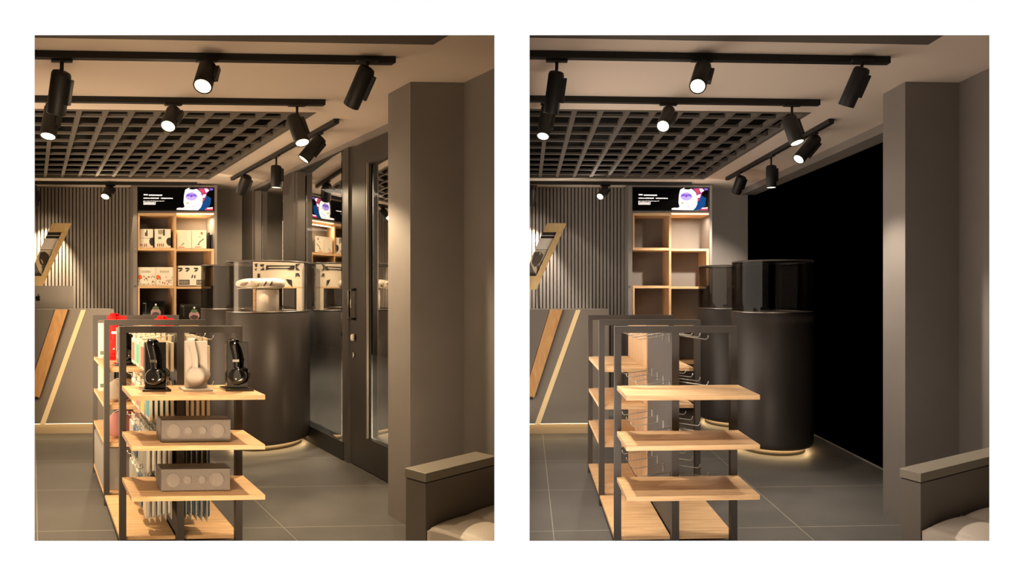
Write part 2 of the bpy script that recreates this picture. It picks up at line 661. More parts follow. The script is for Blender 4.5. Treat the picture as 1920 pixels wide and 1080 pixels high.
# ------------------------------------------------------------------ glazed shopfront of the stocked shop
def glazing():
    F = L
    A = 2.75
    def bx(px): return A * FPX / (px - 60.0) - 0.12
    top = 2.733
    # far window
    def window(n, x0, x1, label):
        b1, b0 = bx(x0), bx(x1)
        t = thing('window_%d' % n, F.m(A, (b0 + b1) / 2, 0), label, 'window', kind='structure')
        fr = MB()
        fr.box(F, A - 0.03, A + 0.09, b0, b1, 0, 0.16, BLKT)
        fr.box(F, A - 0.01, A + 0.05, b0, b1, top - 0.02, top, BLKT)
        fr.box(F, A - 0.02, A + 0.06, b1 - 0.06, b1, 0.16, top - 0.02, FRM)
        fr.box(F, A - 0.02, A + 0.06, b0, b0 + 0.03, 0.16, top - 0.02, FRM)
        fr.build('window_frame', t)
        # the pane is turned a few degrees off the frame to steer its reflections
        h_ = (b1 - b0 - 0.09) / 2 * 0.109
        q = [F.m(A + 0.02 - h_, b0 + 0.03), F.m(A + 0.02 + h_, b1 - 0.06), F.m(A + 0.028 + h_, b1 - 0.06), F.m(A + 0.028 - h_, b0 + 0.03)]
        MB().prism(q, 0.16, top - 0.02, WINDOWG).build('pane', t)
    window(1, 477, 535, 'dark tall glass pane nearest the back wall of the stocked shop')
    window(2, 556, 648, 'tall glass pane mirroring the shelf beside the door of the stocked shop')
    m = MB()
    m.box(F, A - 0.03, A + 0.08, bx(477), 7.84, 0, top, FRM)
    tag(m.build('trim_5'), 'dark corner post of the glazing beside the back wall in the stocked shop', 'post', kind='structure')
    m = MB()
    m.box(F, A - 0.03, A + 0.08, bx(556), bx(535), 0, top, FRM)
    tag(m.build('trim_6'), 'dark mullion between the two glass panes of the stocked shop', 'post', kind='structure')
    m = MB()
    m.box(F, A - 0.02, A + 0.08, bx(656), bx(648), 0, top, mat('door_jamb', '35302b', 0.5))
    tag(m.build('trim_7'), 'slim dark jamb between the glass pane and the glass door', 'post', kind='structure')
    # door
    b3, b2, b0 = bx(656), bx(684), 4.05
    t = thing('door_1', F.m(A, 4.6, 0), 'dark metal door with a tall glass pane and pull handle beside the pillar', 'door', kind='structure')
    DM = mat('door_metal', '35302b', 0.5, 0.2)
    m = MB()
    m.box(F, A, A + 0.05, b2, b3, 0.01, top - 0.01, DM)
    m.box(F, A, A + 0.05, b0, b0 + 0.2, 0.01, top - 0.01, DM)
    m.box(F, A, A + 0.05, b0 + 0.2, b2, 0.01, 0.275, DM)
    m.box(F, A, A + 0.05, b0 + 0.2, b2, 2.54, top - 0.01, DM)
    m.build('door_leaf', t)
    h_ = (b2 - b0 - 0.2) / 2 * 0.109  # door pane turned likewise to steer what it mirrors
    q = [F.m(A + 0.022 - h_, b0 + 0.2), F.m(A + 0.022 + h_, b2), F.m(A + 0.03 + h_, b2), F.m(A + 0.03 - h_, b0 + 0.2)]
    MB().prism(q, 0.275, 2.54, WINDOWG).build('pane', t)
    MB().box(F, A - 0.004, A + 0.012, b2 - 0.028, b2 - 0.018, 0.275, 2.54, mat('brushed_edge', '8f8981', 0.4, 0.8)).build('edge_strip', t)
    hb = bx(666)
    m = MB()
    m.path([F.m(A, hb, 1.50), F.m(A - 0.055, hb, 1.50), F.m(A - 0.06, hb, 1.49), F.m(A - 0.06, hb, 1.26), F.m(A - 0.055, hb, 1.25), F.m(A, hb, 1.25)], 0.011, BLKG, 10)
    m.path([F.m(A - 0.05, hb - 0.01, 1.50), F.m(A - 0.05, hb - 0.01, 1.25)], 0.004, CHR, 6)
    m.build('handle', t)
    lb = bx(664)
    m = MB().tube(F.m(A, lb, 1.092), F.m(A - 0.03, lb, 1.092), 0.032, 0.028, KEYW, 24)
    m.build('lock', t)
    m = MB().tube(F.m(A, lb, 0.94), F.m(A - 0.012, lb, 0.94), 0.012, 0.01, CHR, 12)
    m.box(F, A - 0.02, A - 0.012, lb - 0.006, lb + 0.006, 0.92, 0.965, CHR)
    m.build('keyhole', t)
    # pavement outside
    poly = [F.m(2.80, 3.3), F.m(7.9, 9.3), F.m(7.9, 20), F.m(2.80, 20)]
    poly = clip(poly, keep_of(F))
    poly = clip(poly, lambda p: p.y - 3.7)
    m = MB().prism(poly, -0.07, -0.01, PAVE)
    tag(m.build('floor_outside'), 'grey pavement in the dark outside the glass of the stocked shop', 'pavement', kind='structure')


glazing()
for k, (a_, b_, w_) in enumerate(((3.3, 6.2, 110), (4.6, 10.0, 90))):
    p_ = L.m(a_, b_, 2.5)
    area('pavement_fill_%d' % k, p_, p_ - Vector((0, 0, 1)), 0.5, 0.5, w_, (1.0, 0.85, 0.65))  # added lamps that brighten the pavement, no fitting stands there


# ------------------------------------------------------------------ tracks
def track(F, a0, a1, b0, b1, label):
    p = plan(F, a0, a1, b0, b1)
    t = MB()
    t.prism(p, CEIL - 0.038, CEIL - 0.001, BLKT)
    # the groove lips
    o = t.build('ceiling_track')
    tag(o, label + ' ' + F.which, 'lighting track', 'ceiling tracks ' + F.which)
    return o


GLOW = {True: 7.0, False: 4.5}


def spot(F, px_top, top, end, Z0, Z1, r, label, trackz=CEIL - 0.038, watt=40, lit=True, stem=None, cone=50, along=False, adapter=True, glow=1.0):
    """ceiling spotlight: top and end are the ends of its barrel"""
    c0, c1 = F.m(*at_Z(top[0], top[1], Z0)), F.m(*at_Z(end[0], end[1], Z1))
    jx, jb, _ = at_Z(px_top, top[1], Z0)
    base = F.m(jx, jb, trackz)
    t = thing('track_spotlight', base, label + ' ' + F.which, 'spotlight', 'track spotlights ' + F.which)
    if adapter:
        m = MB()
        if along:
            m.box(F, jx - 0.016, jx + 0.016, jb - 0.06, jb + 0.06, trackz - 0.014, trackz - 0.0005, BLKT)
        else:
            m.box(F, jx - 0.06, jx + 0.06, jb - 0.016, jb + 0.016, trackz - 0.014, trackz - 0.0005, BLKT)
        m.build('adapter', t, 0.004)
    ax = (c1 - c0).normalized()
    m = MB().path([base - Vector((0, 0, 0.012)), Vector((base.x, base.y, c0.z + 0.02)), c0 + ax * 0.03], 0.009, BLK, 8)
    m.build('stem', t)
    ref = Vector((0, 0, 1)).cross(ax)
    ref = ref.normalized() if ref.length > 0.05 else Vector((1, 0, 0))
    n = 32
    y = ax.cross(ref)
    def ring(p, rr): return [p + (ref * math.cos(2 * math.pi * k / n) + y * math.sin(2 * math.pi * k / n)) * rr for k in range(n)]
    m = MB()
    m.rings([ring(c0, r * 0.55), ring(c0 + ax * 0.006, r * 0.88), ring(c0 + ax * 0.02, r), ring(c1 - ax * 0.003, r), ring(c1, r * 0.97),
             ring(c1, r * 0.86), ring(c1 - ax * 0.008, r * 0.85)], BLK, True, True)
    m.build('barrel', t)
    m = MB()
    s0, s1 = c0 + ax * 0.03, c0 + ax * ((c1 - c0).length * 0.72)
    side = (F.un * 1.0 - ax * F.un.dot(ax)).normalized()
    e = side.cross(ax).normalized() * 0.014
    o0, o1 = side * (r * 0.9), side * (r + 0.018)
    m.hexa([s0 + o0 - e, s0 + o1 - e, s0 + o1 + e, s0 + o0 + e, s1 + o0 - e, s1 + o1 - e, s1 + o1 + e, s1 + o0 + e], BLK)
    m.build('driver_box', t, 0.003)
    lens = LENS_W if F.warm else LENS_N
    m = MB().tube(c1 - ax * 0.007, c1 - ax * 0.003, r * 0.84, r * 0.84, lens, 32)
    m.build('lens', t)
    if watt:
        l = bpy.data.lights.new('spot_beam', 'SPOT')
        l.energy = watt * (2.2 if F.warm else 1.3)
        l.color = (1.0, 0.76, 0.48) if F.warm else (1.0, 0.87, 0.72)
        l.spot_size = math.radians(cone)
        l.spot_blend = 0.6
        l.shadow_soft_size = 0.03
        g = bpy.data.lights.new('lamp_glow', 'SPOT')
        g.energy = GLOW[F.warm] * glow
        g.color = l.color
        g.spot_size = math.radians(150 if glow == 1.0 else 176)
        g.spot_blend = 1.0 if glow == 1.0 else 0.1
        g.shadow_soft_size = 0.03
        go = bpy.data.objects.new('lamp_glow', g)
        COL.objects.link(go)
        go.parent = t
        go.location = c1 + ax * 0.01 - base
        go.rotation_euler = ax.to_track_quat('-Z', 'Y').to_euler()
        o = bpy.data.objects.new('spot_beam', l)
        COL.objects.link(o)
        o.parent = t
        o.location = c1 + ax * 0.01 - base
        o.rotation_euler = ax.to_track_quat('-Z', 'Y').to_euler()
    return t


def lights(F):
    track(F, -0.6, 2.03, 3.34, 3.38, 'long black track nearest the front wall, on the ceiling')
    track(F, -0.6, 2.01, 4.12, 4.16, 'black track just before the lattice, on the ceiling')
    track(F, 2.30, 2.34, 4.58, 7.02, 'short black track running toward the back, beside the lattice')
    track(F, -0.6, 2.0, 7.36, 7.40, 'black track in front of the slat wall, on the ceiling')
    spot(F, 116, (116, 133), (105, 213), 3.38, 3.45, 0.044, 'dark upright spotlight leftmost on the nearest track', watt=60, cone=85)
    spot(F, 388, (391, 124), (380, 162), 3.38, 3.22, 0.045, 'spotlight glowing toward the viewer, middle of the nearest track', watt=40, cone=90)
    spot(F, 689, (690, 126), (658, 199), 3.38, 3.47, 0.044, 'tilted spotlight with its lamp turned away, last on the nearest track', watt=110, cone=60)
    spot(F, 102, (99, 200), (90, 256), 4.18, 4.08, 0.044, 'glowing spotlight half behind another, leftmost on the second track', watt=90, cone=75)
    spot(F, 325, (327, 207), (315, 237), 4.18, 4.02, 0.045, 'glowing spotlight aimed at the viewer, middle of the second track', watt=60, cone=75)
    spot(F, 557, (550, 219), (567, 268), 4.20, 4.15, 0.050, 'grey-lit spotlight at the end of the second track', watt=110, cone=70)
    spot(F, 597, (603, 258), (569, 299), 5.0, 4.93, 0.049, 'slanted spotlight nearest on the short side track', watt=70, along=True)
    spot(F, 518, (518, 310), (518, 352), 5.82, 5.82, 0.048, 'upright spotlight in the middle of the short side track', watt=70, along=True, glow=3)
    spot(F, 458, (463, 330), (452, 362), 6.66, 6.76, 0.054, 'small tilted spotlight farthest on the short side track', watt=48 if F.warm else 150, along=True, glow=2 if F.warm else 4, cone=95)
    spot(F, 207, (208, 352), (197, 369), 7.45, 7.32, 0.047, 'small glowing spotlight in front of the slat wall', watt=30, glow=3)
    if F.warm:
        spot(F, 60, (62, 352), (64, 386), 7.45, 7.50, 0.047, 'dark spotlight at the picture edge, grazing the slat wall', watt=190, cone=70)
    else:
        spot(F, 70, (68, 352), (67, 386), 7.45, 7.50, 0.047, 'dark spotlight at the picture edge, grazing the slat wall', watt=190, cone=70)
    # the lamp that grazes the slats above the reception frame


# added fill panel at each shop's side, unseen left of the picture edge
for F, w_ in ((L, 72), (R, 46)):
    if F.warm:
        p_ = F.m(-0.55, 4.6, 1.4)
        d_ = F.d.normalized()
    else:
        p_ = Vector((DIV * 5.0 + 0.035, 5.0, 1.35))
        d_ = Vector((DIV, 1, 0)).normalized()
    o_ = area('side_fill', p_, p_ + Vector((d_.y, -d_.x, 0)), 2.6 if F.warm else 3.0, 2.3, w_, WARM if F.warm else NEUT, 160)
for F in SHOPS:
    lights(F)


# ------------------------------------------------------------------ display cabinet with screen
ZB = 7.45


def cabinet(F):
    w = F.which
    def A(px): return at_b(px, 500, ZB)[0]
    def Zy(py, px=330): return at_b(px, py, ZB)[2]
    t = thing('display_cabinet', F.m(A(330), 7.6, 0), 'tall dark display cabinet with staggered oak compartments against the back wall ' + w, 'cabinet')
    top = Zy(347)
    m = MB()
    m.box(F, A(250), A(257.5), ZB, 7.86, 0, top, WALLD)
    m.box(F, A(402.5), A(407), ZB, 7.86, 0, top, WALLD)
    m.box(F, A(257.5), A(402.5), 7.82, 7.858, 0, top, WALLD)
    m.box(F, A(257.5), A(402.5), ZB, 7.82, Zy(350.5), top, WALLD)
    m.box(F, A(257.5), A(402.5), ZB + 0.02, 7.82, Zy(400), Zy(395.5), WALLD)
    m.build('carcass', t)
    zz = [Zy(402), Zy(467), Zy(538), Zy(609), Zy(680), Zy(751)]
    th = 0.032
    for i, z in enumerate(zz):
        x0, x1 = A(258.5), A(330.5)
        MB().box(F, x0, x1, ZB + 0.005, 7.82, z - th / 2, z + th / 2, OAK).build('shelf', t)
        off = -0.006 if i else 0.012
        MB().box(F, x1 + 0.001, A(402) if i % 2 == 1 or i == 0 else A(396), ZB + 0.012, 7.82, z - th / 2 + off, z + th / 2 + off - 0.004, OAK).build('shelf', t)
    for i in range(5):
        z1, z0 = zz[i] - th / 2, zz[i + 1] + th / 2
        MB().box(F, A(326.5), A(330.5), ZB, 7.82, z0, z1, OAKV).build('divider', t)
        if i % 2 == 0:
            MB().box(F, A(258.5), A(262), ZB + 0.005, 7.82, z0, z1, OAKV).build('divider', t)
        else:
            MB().box(F, A(397), A(402), ZB + 0.012, 7.82, z0, z1, OAKV).build('divider', t)
    m = MB().box(F, A(331.5), A(400.5), ZB - 0.004, ZB + 0.010, zz[0] + 0.001, zz[0] + 0.013, LEDN)
    tag(m.build('led_strip', t), 'glowing strip under the screen')
    for y in (468, 537, 595):
        MB().tube(F.m(A(253), ZB + 0.001, Zy(y)), F.m(A(253), ZB - 0.01, Zy(y)), 0.012, 0.010, CHR, 12).build('screw_cap', t)
    # light inside the bright compartment
    p = F.m(A(365), ZB + 0.10, zz[0] - 0.03)
    l = area('compartment_light', p, p + Vector((0, 0.02, -1)), 0.38, 0.05, 7.0 if F.warm else 4.5, (1, 0.78, 0.5) if F.warm else (1, 0.84, 0.66))
    # screen
    s = thing('wall_screen', F.m(A(330), ZB, Zy(396)), 'wide black screen with white text lines and a headset picture ' + w, 'screen')
    x0, x1, z0, z1 = A(258.2), A(401), Zy(394.8), Zy(351.5)
    MB().box(F, x0, x1, ZB + 0.005, ZB + 0.05, z0, z1, BLKP).build('bezel', s)
    MB().box(F, x0 + 0.006, x1 - 0.006, ZB, ZB + 0.004, z0 + 0.006, z1 - 0.006, SCRB).build('display', s)
    fb = ZB - 0.002
    tx = [MB()]
    def bar(xa, ya, xb, yb, m): tx[0].box(F, A(xa), A(xb), fb, fb + 0.0015, Zy(yb), Zy(ya), m)
    random.seed(4)
    for (xa, xb, ya, yb) in ((269.5, 277, 364.2, 366.8), (279, 304, 365, 367.6), (269, 298, 370.8, 373), (301.5, 324, 370.8, 373), (269, 308, 376.6, 377.8)):
        x = xa
        while x < xb:
            wd = random.uniform(0.7, 2.2)
            bar(x, ya + random.uniform(0, 0.5), min(x + wd, xb), yb - random.uniform(0, 0.4), SW)
            x += wd + 0.22
        if True:
            tx[0].build('text_line', s)
            tx[0] = MB()
    for (x_, y_, X_, Y_) in ((269, 377.5, 270, 383.5), (269, 383, 291, 384), (290.5, 378.5, 291.5, 383.5)):
        bar(x_, y_, X_, Y_, SW)
    x = 271
    while x < 289.5:
        bar(x, 379 + random.uniform(0, .6), x + 0.9, 382.4, SW)
        x += 1.45
    tx[0].build('text_line', s)
    pc = MB()
    lay = [0]
    def poly(pts, m):
        lay[0] += 1
        f0 = fb - 0.0006 * lay[0]
        pc.slab(F, [(A(x), Zy(y)) for x, y in pts][::-1], f0, f0 + 0.0005, m)
    def oval(cx, cy, rx, ry, m, n=24, a0=0, a1=360):
        poly([(cx + rx * math.cos(math.radians(a0 + (a1 - a0) * k / n)), cy + ry * math.sin(math.radians(a0 + (a1 - a0) * k / n))) for k in range(n)], m)
    poly([(372, 394), (377, 386), (386, 366), (396, 371), (394, 384), (386, 393.5)], SBL)
    poly([(371, 353), (380, 352.4), (390, 352.6), (393, 356), (388, 362), (386, 369), (381, 377), (377, 372), (378, 364)], SP)
    poly([(374, 354), (381, 354), (384, 360), (379, 363)], SRD)
    poly([(383, 353.5), (388, 353.5), (392, 357), (386, 361)], SW)
    poly([(380, 365), (386, 364), (384, 370), (379, 371)], SW)
    poly([(380, 372), (384, 372), (382, 377), (379.5, 377)], SRD)
    poly([(392, 353), (399, 353), (399, 356), (394, 357)], SV)
    poly([(386, 390), (399, 388), (399, 394), (384, 394)], SRD)
    poly([(388, 389.5), (398.5, 388.5), (398.5, 390.5), (388, 391.5)], SW)
    poly([(331, 391), (336, 389.5), (342, 390), (346, 388), (344, 380), (344.8, 366), (347, 356), (353, 352.6), (362, 352.2), (370, 355), (376, 361),
          (379.5, 371), (379, 382), (376, 389), (371, 394), (356, 394), (340, 393.6), (331, 393.4)], SW)
    oval(360.5, 353.8, 6.5, 1.6, SCRB)
    oval(358.5, 369, 11, 7.2, SLG)
    poly([(347.5, 369), (350, 364), (355, 361.5), (361, 361), (367, 364), (370, 369), (366, 368.6), (361, 367.6), (358.5, 371), (355.6, 367.6), (351, 368.6)], SV)
    poly([(353, 364.5), (357, 362.2), (361, 362.2), (365, 364.5), (361, 364.2), (359, 366), (356, 364.2)], SLG)
    poly([(357.6, 367), (359, 362.4), (360.2, 367), (359, 369)], SP)
    poly([(352, 368), (357, 374.5), (363, 375), (368, 370), (365, 370), (360, 373), (355, 369)], SLG)
    oval(351, 381, 3, 2.2, em('screen_sage', 'b9b48c', 0.8))
    poly([(359, 388), (366, 385), (373, 381), (373.5, 382), (366, 386.4), (360, 389.4)], SLG)
    oval(371, 373, 2.2, 1.4, em('screen_tan', 'd8c4b4', 0.9))
    pc.build('picture', s)


for F in SHOPS:
    cabinet(F)


# ------------------------------------------------------------------ reception desk and tilted frame
def desk(F):
    w = F.which
    bF = 6.28
    a0 = -0.6 if F.warm else None
    def P(px, py, b=bF): r = at_b(px, py, b); return r[0], r[2]
    def slabp(m, pts, b0, b1, mt):
        """outline of picture points on plane b0, cut at the partition in the bare shop"""
        m.slab(F, [P(x, y, b0) for x, y in pts][::-1], b0, b1, mt)
    t = thing('reception_desk', F.m(0.4, 6.5, 0), 'tall taupe reception desk with slanted wood and light bands ' + w, 'desk')
    eL = 58 if not F.warm else 5
    if F.warm:
        aL_ = -0.55
    else:
        aL_ = -0.105
    aR_ = at_b(214, 600, bF)[0]
    zt, zb = P(140, 580)[1], 0.125
    MB().box(F, aL_, aR_, bF, bF + 0.04, zb, zt, DESK).build('front_panel', t, 0.004)
    MB().box(F, aL_, aR_, bF + 0.041, bF + 0.30, zt - 0.03, zt, DESK).build('counter_top', t)
    MB().box(F, aR_ - 0.04, aR_, bF + 0.041, bF + 0.7, zb, zt - 0.031, DESK).build('side_panel', t)
    MB().box(F, aL_, aR_ - 0.041, bF + 0.12, bF + 0.75, 0.93, 0.96, DESKD).build('worktop', t)
    MB().box(F, aL_, aR_ - 0.05, bF + 0.10, bF + 0.65, 0, zb, DPL).build('plinth', t)
    m = MB().box(F, aL_, aR_ - 0.01, bF + 0.045, bF + 0.07, zb - 0.012, zb - 0.001, LEDW)
    tag(m.build('led_strip', t), 'warm light line under the desk')
    # slanted bands
    xl = 58 if F.warm else 62
    m = MB()
    slabp(m, [(103.5, 580.5), (127, 580.5), (74, 745), (xl, 745), (xl, 719)], bF - 0.03, bF, ORW)
    tag(m.build('wood_band', t), 'slanted honey wood band')
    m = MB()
    slabp(m, [(xl, 580.5), (102, 580.5), (xl, 713)], bF - 0.012, bF, DESKD)  # dark slab standing for the shade beside the wood band
    m.build('shade_band', t)
    m = MB()
    slabp(m, [(152, 581), (161, 581), (85, 795), (75, 795)], bF - 0.004, bF, mat('led_band', 'e6c894', 0.5, emit=0.22))
    tag(m.build('light_band', t), 'slanted glowing band')
    m = MB()
    slabp(m, [(xl, 744), (70, 744), (72, 749), (xl, 749)], bF - 0.035, bF - 0.031, BLKP)
    m.build('band_foot', t)
    # tilted frame on the slats
    bf = 7.30
    def Q(px, py): r = at_b(px, py, bf); return r[0], r[2]
    f = thing('slanted_frame', F.m(*at_b(90, 543, bf)), 'slanted honey wood frame holding a poster before the slat wall ' + w, 'frame')
    m = MB()
    def sl(pts, b0, b1, mt): m.slab(F, [Q(x, y) for x, y in pts][::-1], b0, b1, mt)
    xb = 50 if F.warm else 62
    sl([(97.5, 418.5), (134.5, 418.5), (126.8, 435), (90.5, 435)], bf, bf + 0.12, FRW)
    sl([(115.8, 435.2), (126.7, 435.2), (89, 517.5), (77.8, 517.5)], bf, bf + 0.12, FRW)
    sl([(xb, 517.7), (88.9, 517.7), (78, 543), (xb, 543)], bf, bf + 0.12, FRW)
    m.build('wood_frame', f)
    m = MB()
    sl([(90, 435.2), (115.6, 435.2), (77.6, 517.4), (xb, 517.4), (xb, 500) if not F.warm else (52.5, 517), (65, 494)], bf + 0.03, bf + 0.04, mat('poster_taupe', '6f665e', 0.6))
    pb = bf + 0.026
    n = [0]
    def deco(pts, mt):
        n[0] += 1
        b0 = pb - 0.001 * n[0]
        m.slab(F, [(at_b(x, y, b0)[0], at_b(x, y, b0)[2]) for x, y in pts][::-1], b0, b0 + 0.0008, mt)
    deco([(90, 435.4), (115.4, 435.4), (110.2, 446.5), (84.8, 446.5)], INK)
    deco([(88, 441), (112.6, 441), (112, 442.4), (87.3, 442.4)], SILV)
    deco([(84.6, 447), (110, 447), (100, 468), (75, 468)], WHTG)
    deco([(75.5, 469), (99.3, 469), (98, 471.5), (74.5, 471.5)], CART)
    deco([(73.5, 472), (97.5, 472), (91, 486), (83, 496), (77.5, 499), (79.5, 505), (77.8, 517), (72, 506), (66, 491)], mat('poster_pale', 'cfbf9c', 0.6))
    if F.warm:
        deco([(76, 473), (84, 472), (91, 477), (92.5, 482), (89, 489), (84, 496), (79, 498), (75, 494), (73, 486), (74, 479)], mat('poster_figure', '3c3228', 0.6))
        deco([(76, 486), (78, 486), (81.5, 493), (80, 495)], mat('poster_tan', 'c9a67c', 0.6))
    else:
        deco([(73.5, 473), (86, 472), (91, 478), (86, 490), (80, 497), (74, 501), (69, 492)], mat('poster_figure_grey', '5a5048', 0.6))
        deco([(84, 473), (86, 473), (85, 478), (84, 478)], CART)
        deco([(83, 494), (85, 494), (84, 502), (83, 502)], CART)
    m.build('poster', f)
    # rods that hold the frame against the slats
    m = MB()
    for (x, y) in ((110, 427), (80, 530)):
        a, b, z = at_b(x, y, bf)
        m.tube(F.m(a, bf + 0.12, z), F.m(a, 7.768, z), 0.012, 0.012, BLKT, 10)
    m.build('bracket', f)


for F in SHOPS:
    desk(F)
    p_ = F.m(0.38 if F.warm else 0.42, 6.85, 1.02)
    area('desk_fill', p_, p_ + Vector((0, 0.12, 1)), 0.8 if F.warm else 0.6, 0.3, 16 if F.warm else 10, WARM if F.warm else NEUT)  # unseen fill lamp added behind the desk to brighten slats and ceiling


def computer():
    F = L
    b = 6.62
    t = thing('desktop_computer', F.m(at_b(71, 560, b)[0], b + 0.05, 0.96), 'back of a silver all-in-one computer on the reception desk in the stocked shop', 'computer')
    a0, _, z1 = at_b(5, 536, b)
    a1 = at_b(138, 536, b)[0]
    z0 = 1.10
    m = MB()
    def rr(a0, a1, z0, z1, r, n=5):
        pts = []
        for cx, cz, s in ((a1 - r, z0 + r, 270), (a1 - r, z1 - r, 0), (a0 + r, z1 - r, 90), (a0 + r, z0 + r, 180)):
            for k in range(n + 1):
                g = math.radians(s + 90 * k / n)
                pts.append((cx + r * math.cos(g), cz + r * math.sin(g)))
        return pts
    m.slab(F, rr(a0, a1, z0, z1, 0.012), b, b + 0.018, SILV)
    am, zm = (a0 + a1) / 2, (z0 + z1) / 2
    m.slab(F, rr(a0 + 0.05, a1 - 0.05, z0 + 0.05, z1 - 0.04, 0.03), b - 0.006, b, SILV)
    m.build('shell', t)
    MB().box(F, a0 + 0.01, a1 - 0.01, b + 0.018, b + 0.021, z0 + 0.06, z1 - 0.01, SCRB).build('display', t)
    m = MB()
    m.box(F, am - 0.09, am + 0.09, b - 0.012, b - 0.007, 0.965, z0 + 0.15, SILV)
    m.box(F, am - 0.09, am + 0.09, b - 0.012, b + 0.17, 0.961, 0.969, SILV)
    m.build('stand', t)
    # fruit emblem on the back: body with a bite, and a leaf
    ca, _, cz = at_b(71, 558.5, b)
    m = MB()
    s = 0.0265
    pts = [(0, .62), (.22, .78), (.5, .84), (.78, .72), (.95, .55), (.74, .3), (.66, 0), (.74, -.3), (.98, -.5), (.86, -.8), (.62, -1.12), (.4, -1.3), (.15, -1.22),
           (0, -1.17), (-.15, -1.22), (-.4, -1.3), (-.62, -1.12), (-.86, -.75), (-.97, -.3), (-.97, .1), (-.86, .48), (-.6, .76), (-.3, .8)]
    m.slab(F, [(ca + x * s, cz + y * s) for x, y in pts], b - 0.010, b - 0.007, BLKG)
    m.slab(F, [(ca + x * s, cz + y * s) for x, y in ((0.02, .9), (.3, 1.0), (.5, 1.3), (.5, 1.62), (.2, 1.5), (.02, 1.2))][::-1], b - 0.010, b - 0.007, BLKG)
    tag(m.build('emblem', t), 'dark apple emblem with a bite')


computer()


# ------------------------------------------------------------------ round counters with glass cases
def counter(F, Zc, px, Rw, label, gl):
    a, b, _ = at_Z(px, HOR, Zc)
    c = F.m(a, b, 0)
    t = thing('round_counter', c, label + ' ' + F.which, 'display counter', 'round showcases ' + F.which)
    m = MB().lathe(c, [(Rw * 0.80, 0.0), (Rw * 0.80, 0.055)], CNTP, 72, True, True)
    m.build('plinth', t)
    m = MB().lathe(c, [(Rw * 0.90, 0.0574), (Rw * 0.82, 0.0574)], LEDC, 72)
    tag(m.build('led_ring', t), 'warm light ring under the drum')
    m = MB().lathe(c, [(Rw * 0.5, 0.058), (Rw * 0.93, 0.058), (Rw * 0.97, 0.064), (Rw * 0.995, 0.085), (Rw, 0.12), (Rw, 1.284), (Rw * 0.985, 1.288), (Rw * 0.5, 1.288)], CNT, 96, True, True)
    m.build('drum', t)
    m = MB().lathe(c, [(Rw * 0.965, 1.2885), (Rw * 1.0, 1.2885), (Rw * 1.0, 1.297), (Rw * 0.965, 1.297)], CHR, 96)
    m.build('rim', t)
    m = MB().lathe(c, [(Rw * 0.99, 1.298), (Rw * 0.99, 1.765)], gl, 96)
    m.lathe(c, [(Rw * 0.965, 1.765), (Rw * 0.965, 1.298)], gl, 96)
    m.build('glass_case', t)
    m = MB().lathe(c, [(Rw * 0.955, 1.755), (Rw * 0.995, 1.755), (Rw * 0.995, 1.770), (Rw * 0.955, 1.770)], mat('case_edge', '5e564e', 0.3), 96)
    m.build('case_rim', t)
    return c


cA = counter(L, 5.98, 504.5, 0.372, 'black drum counter with a clear glass case, nearest round counter', DOMEG)
cB = counter(L, 6.95, 447, 0.372, 'dark drum counter with a smoked glass case, half hidden behind another', DOMEN)
cC = counter(R, 5.82, 519, 0.368, 'black drum counter with empty smoked glass case, nearest round counter', DOMEN)
cD = counter(R, 6.95, 444, 0.372, 'dark drum counter with an empty glass case, half hidden behind another', DOMEN)


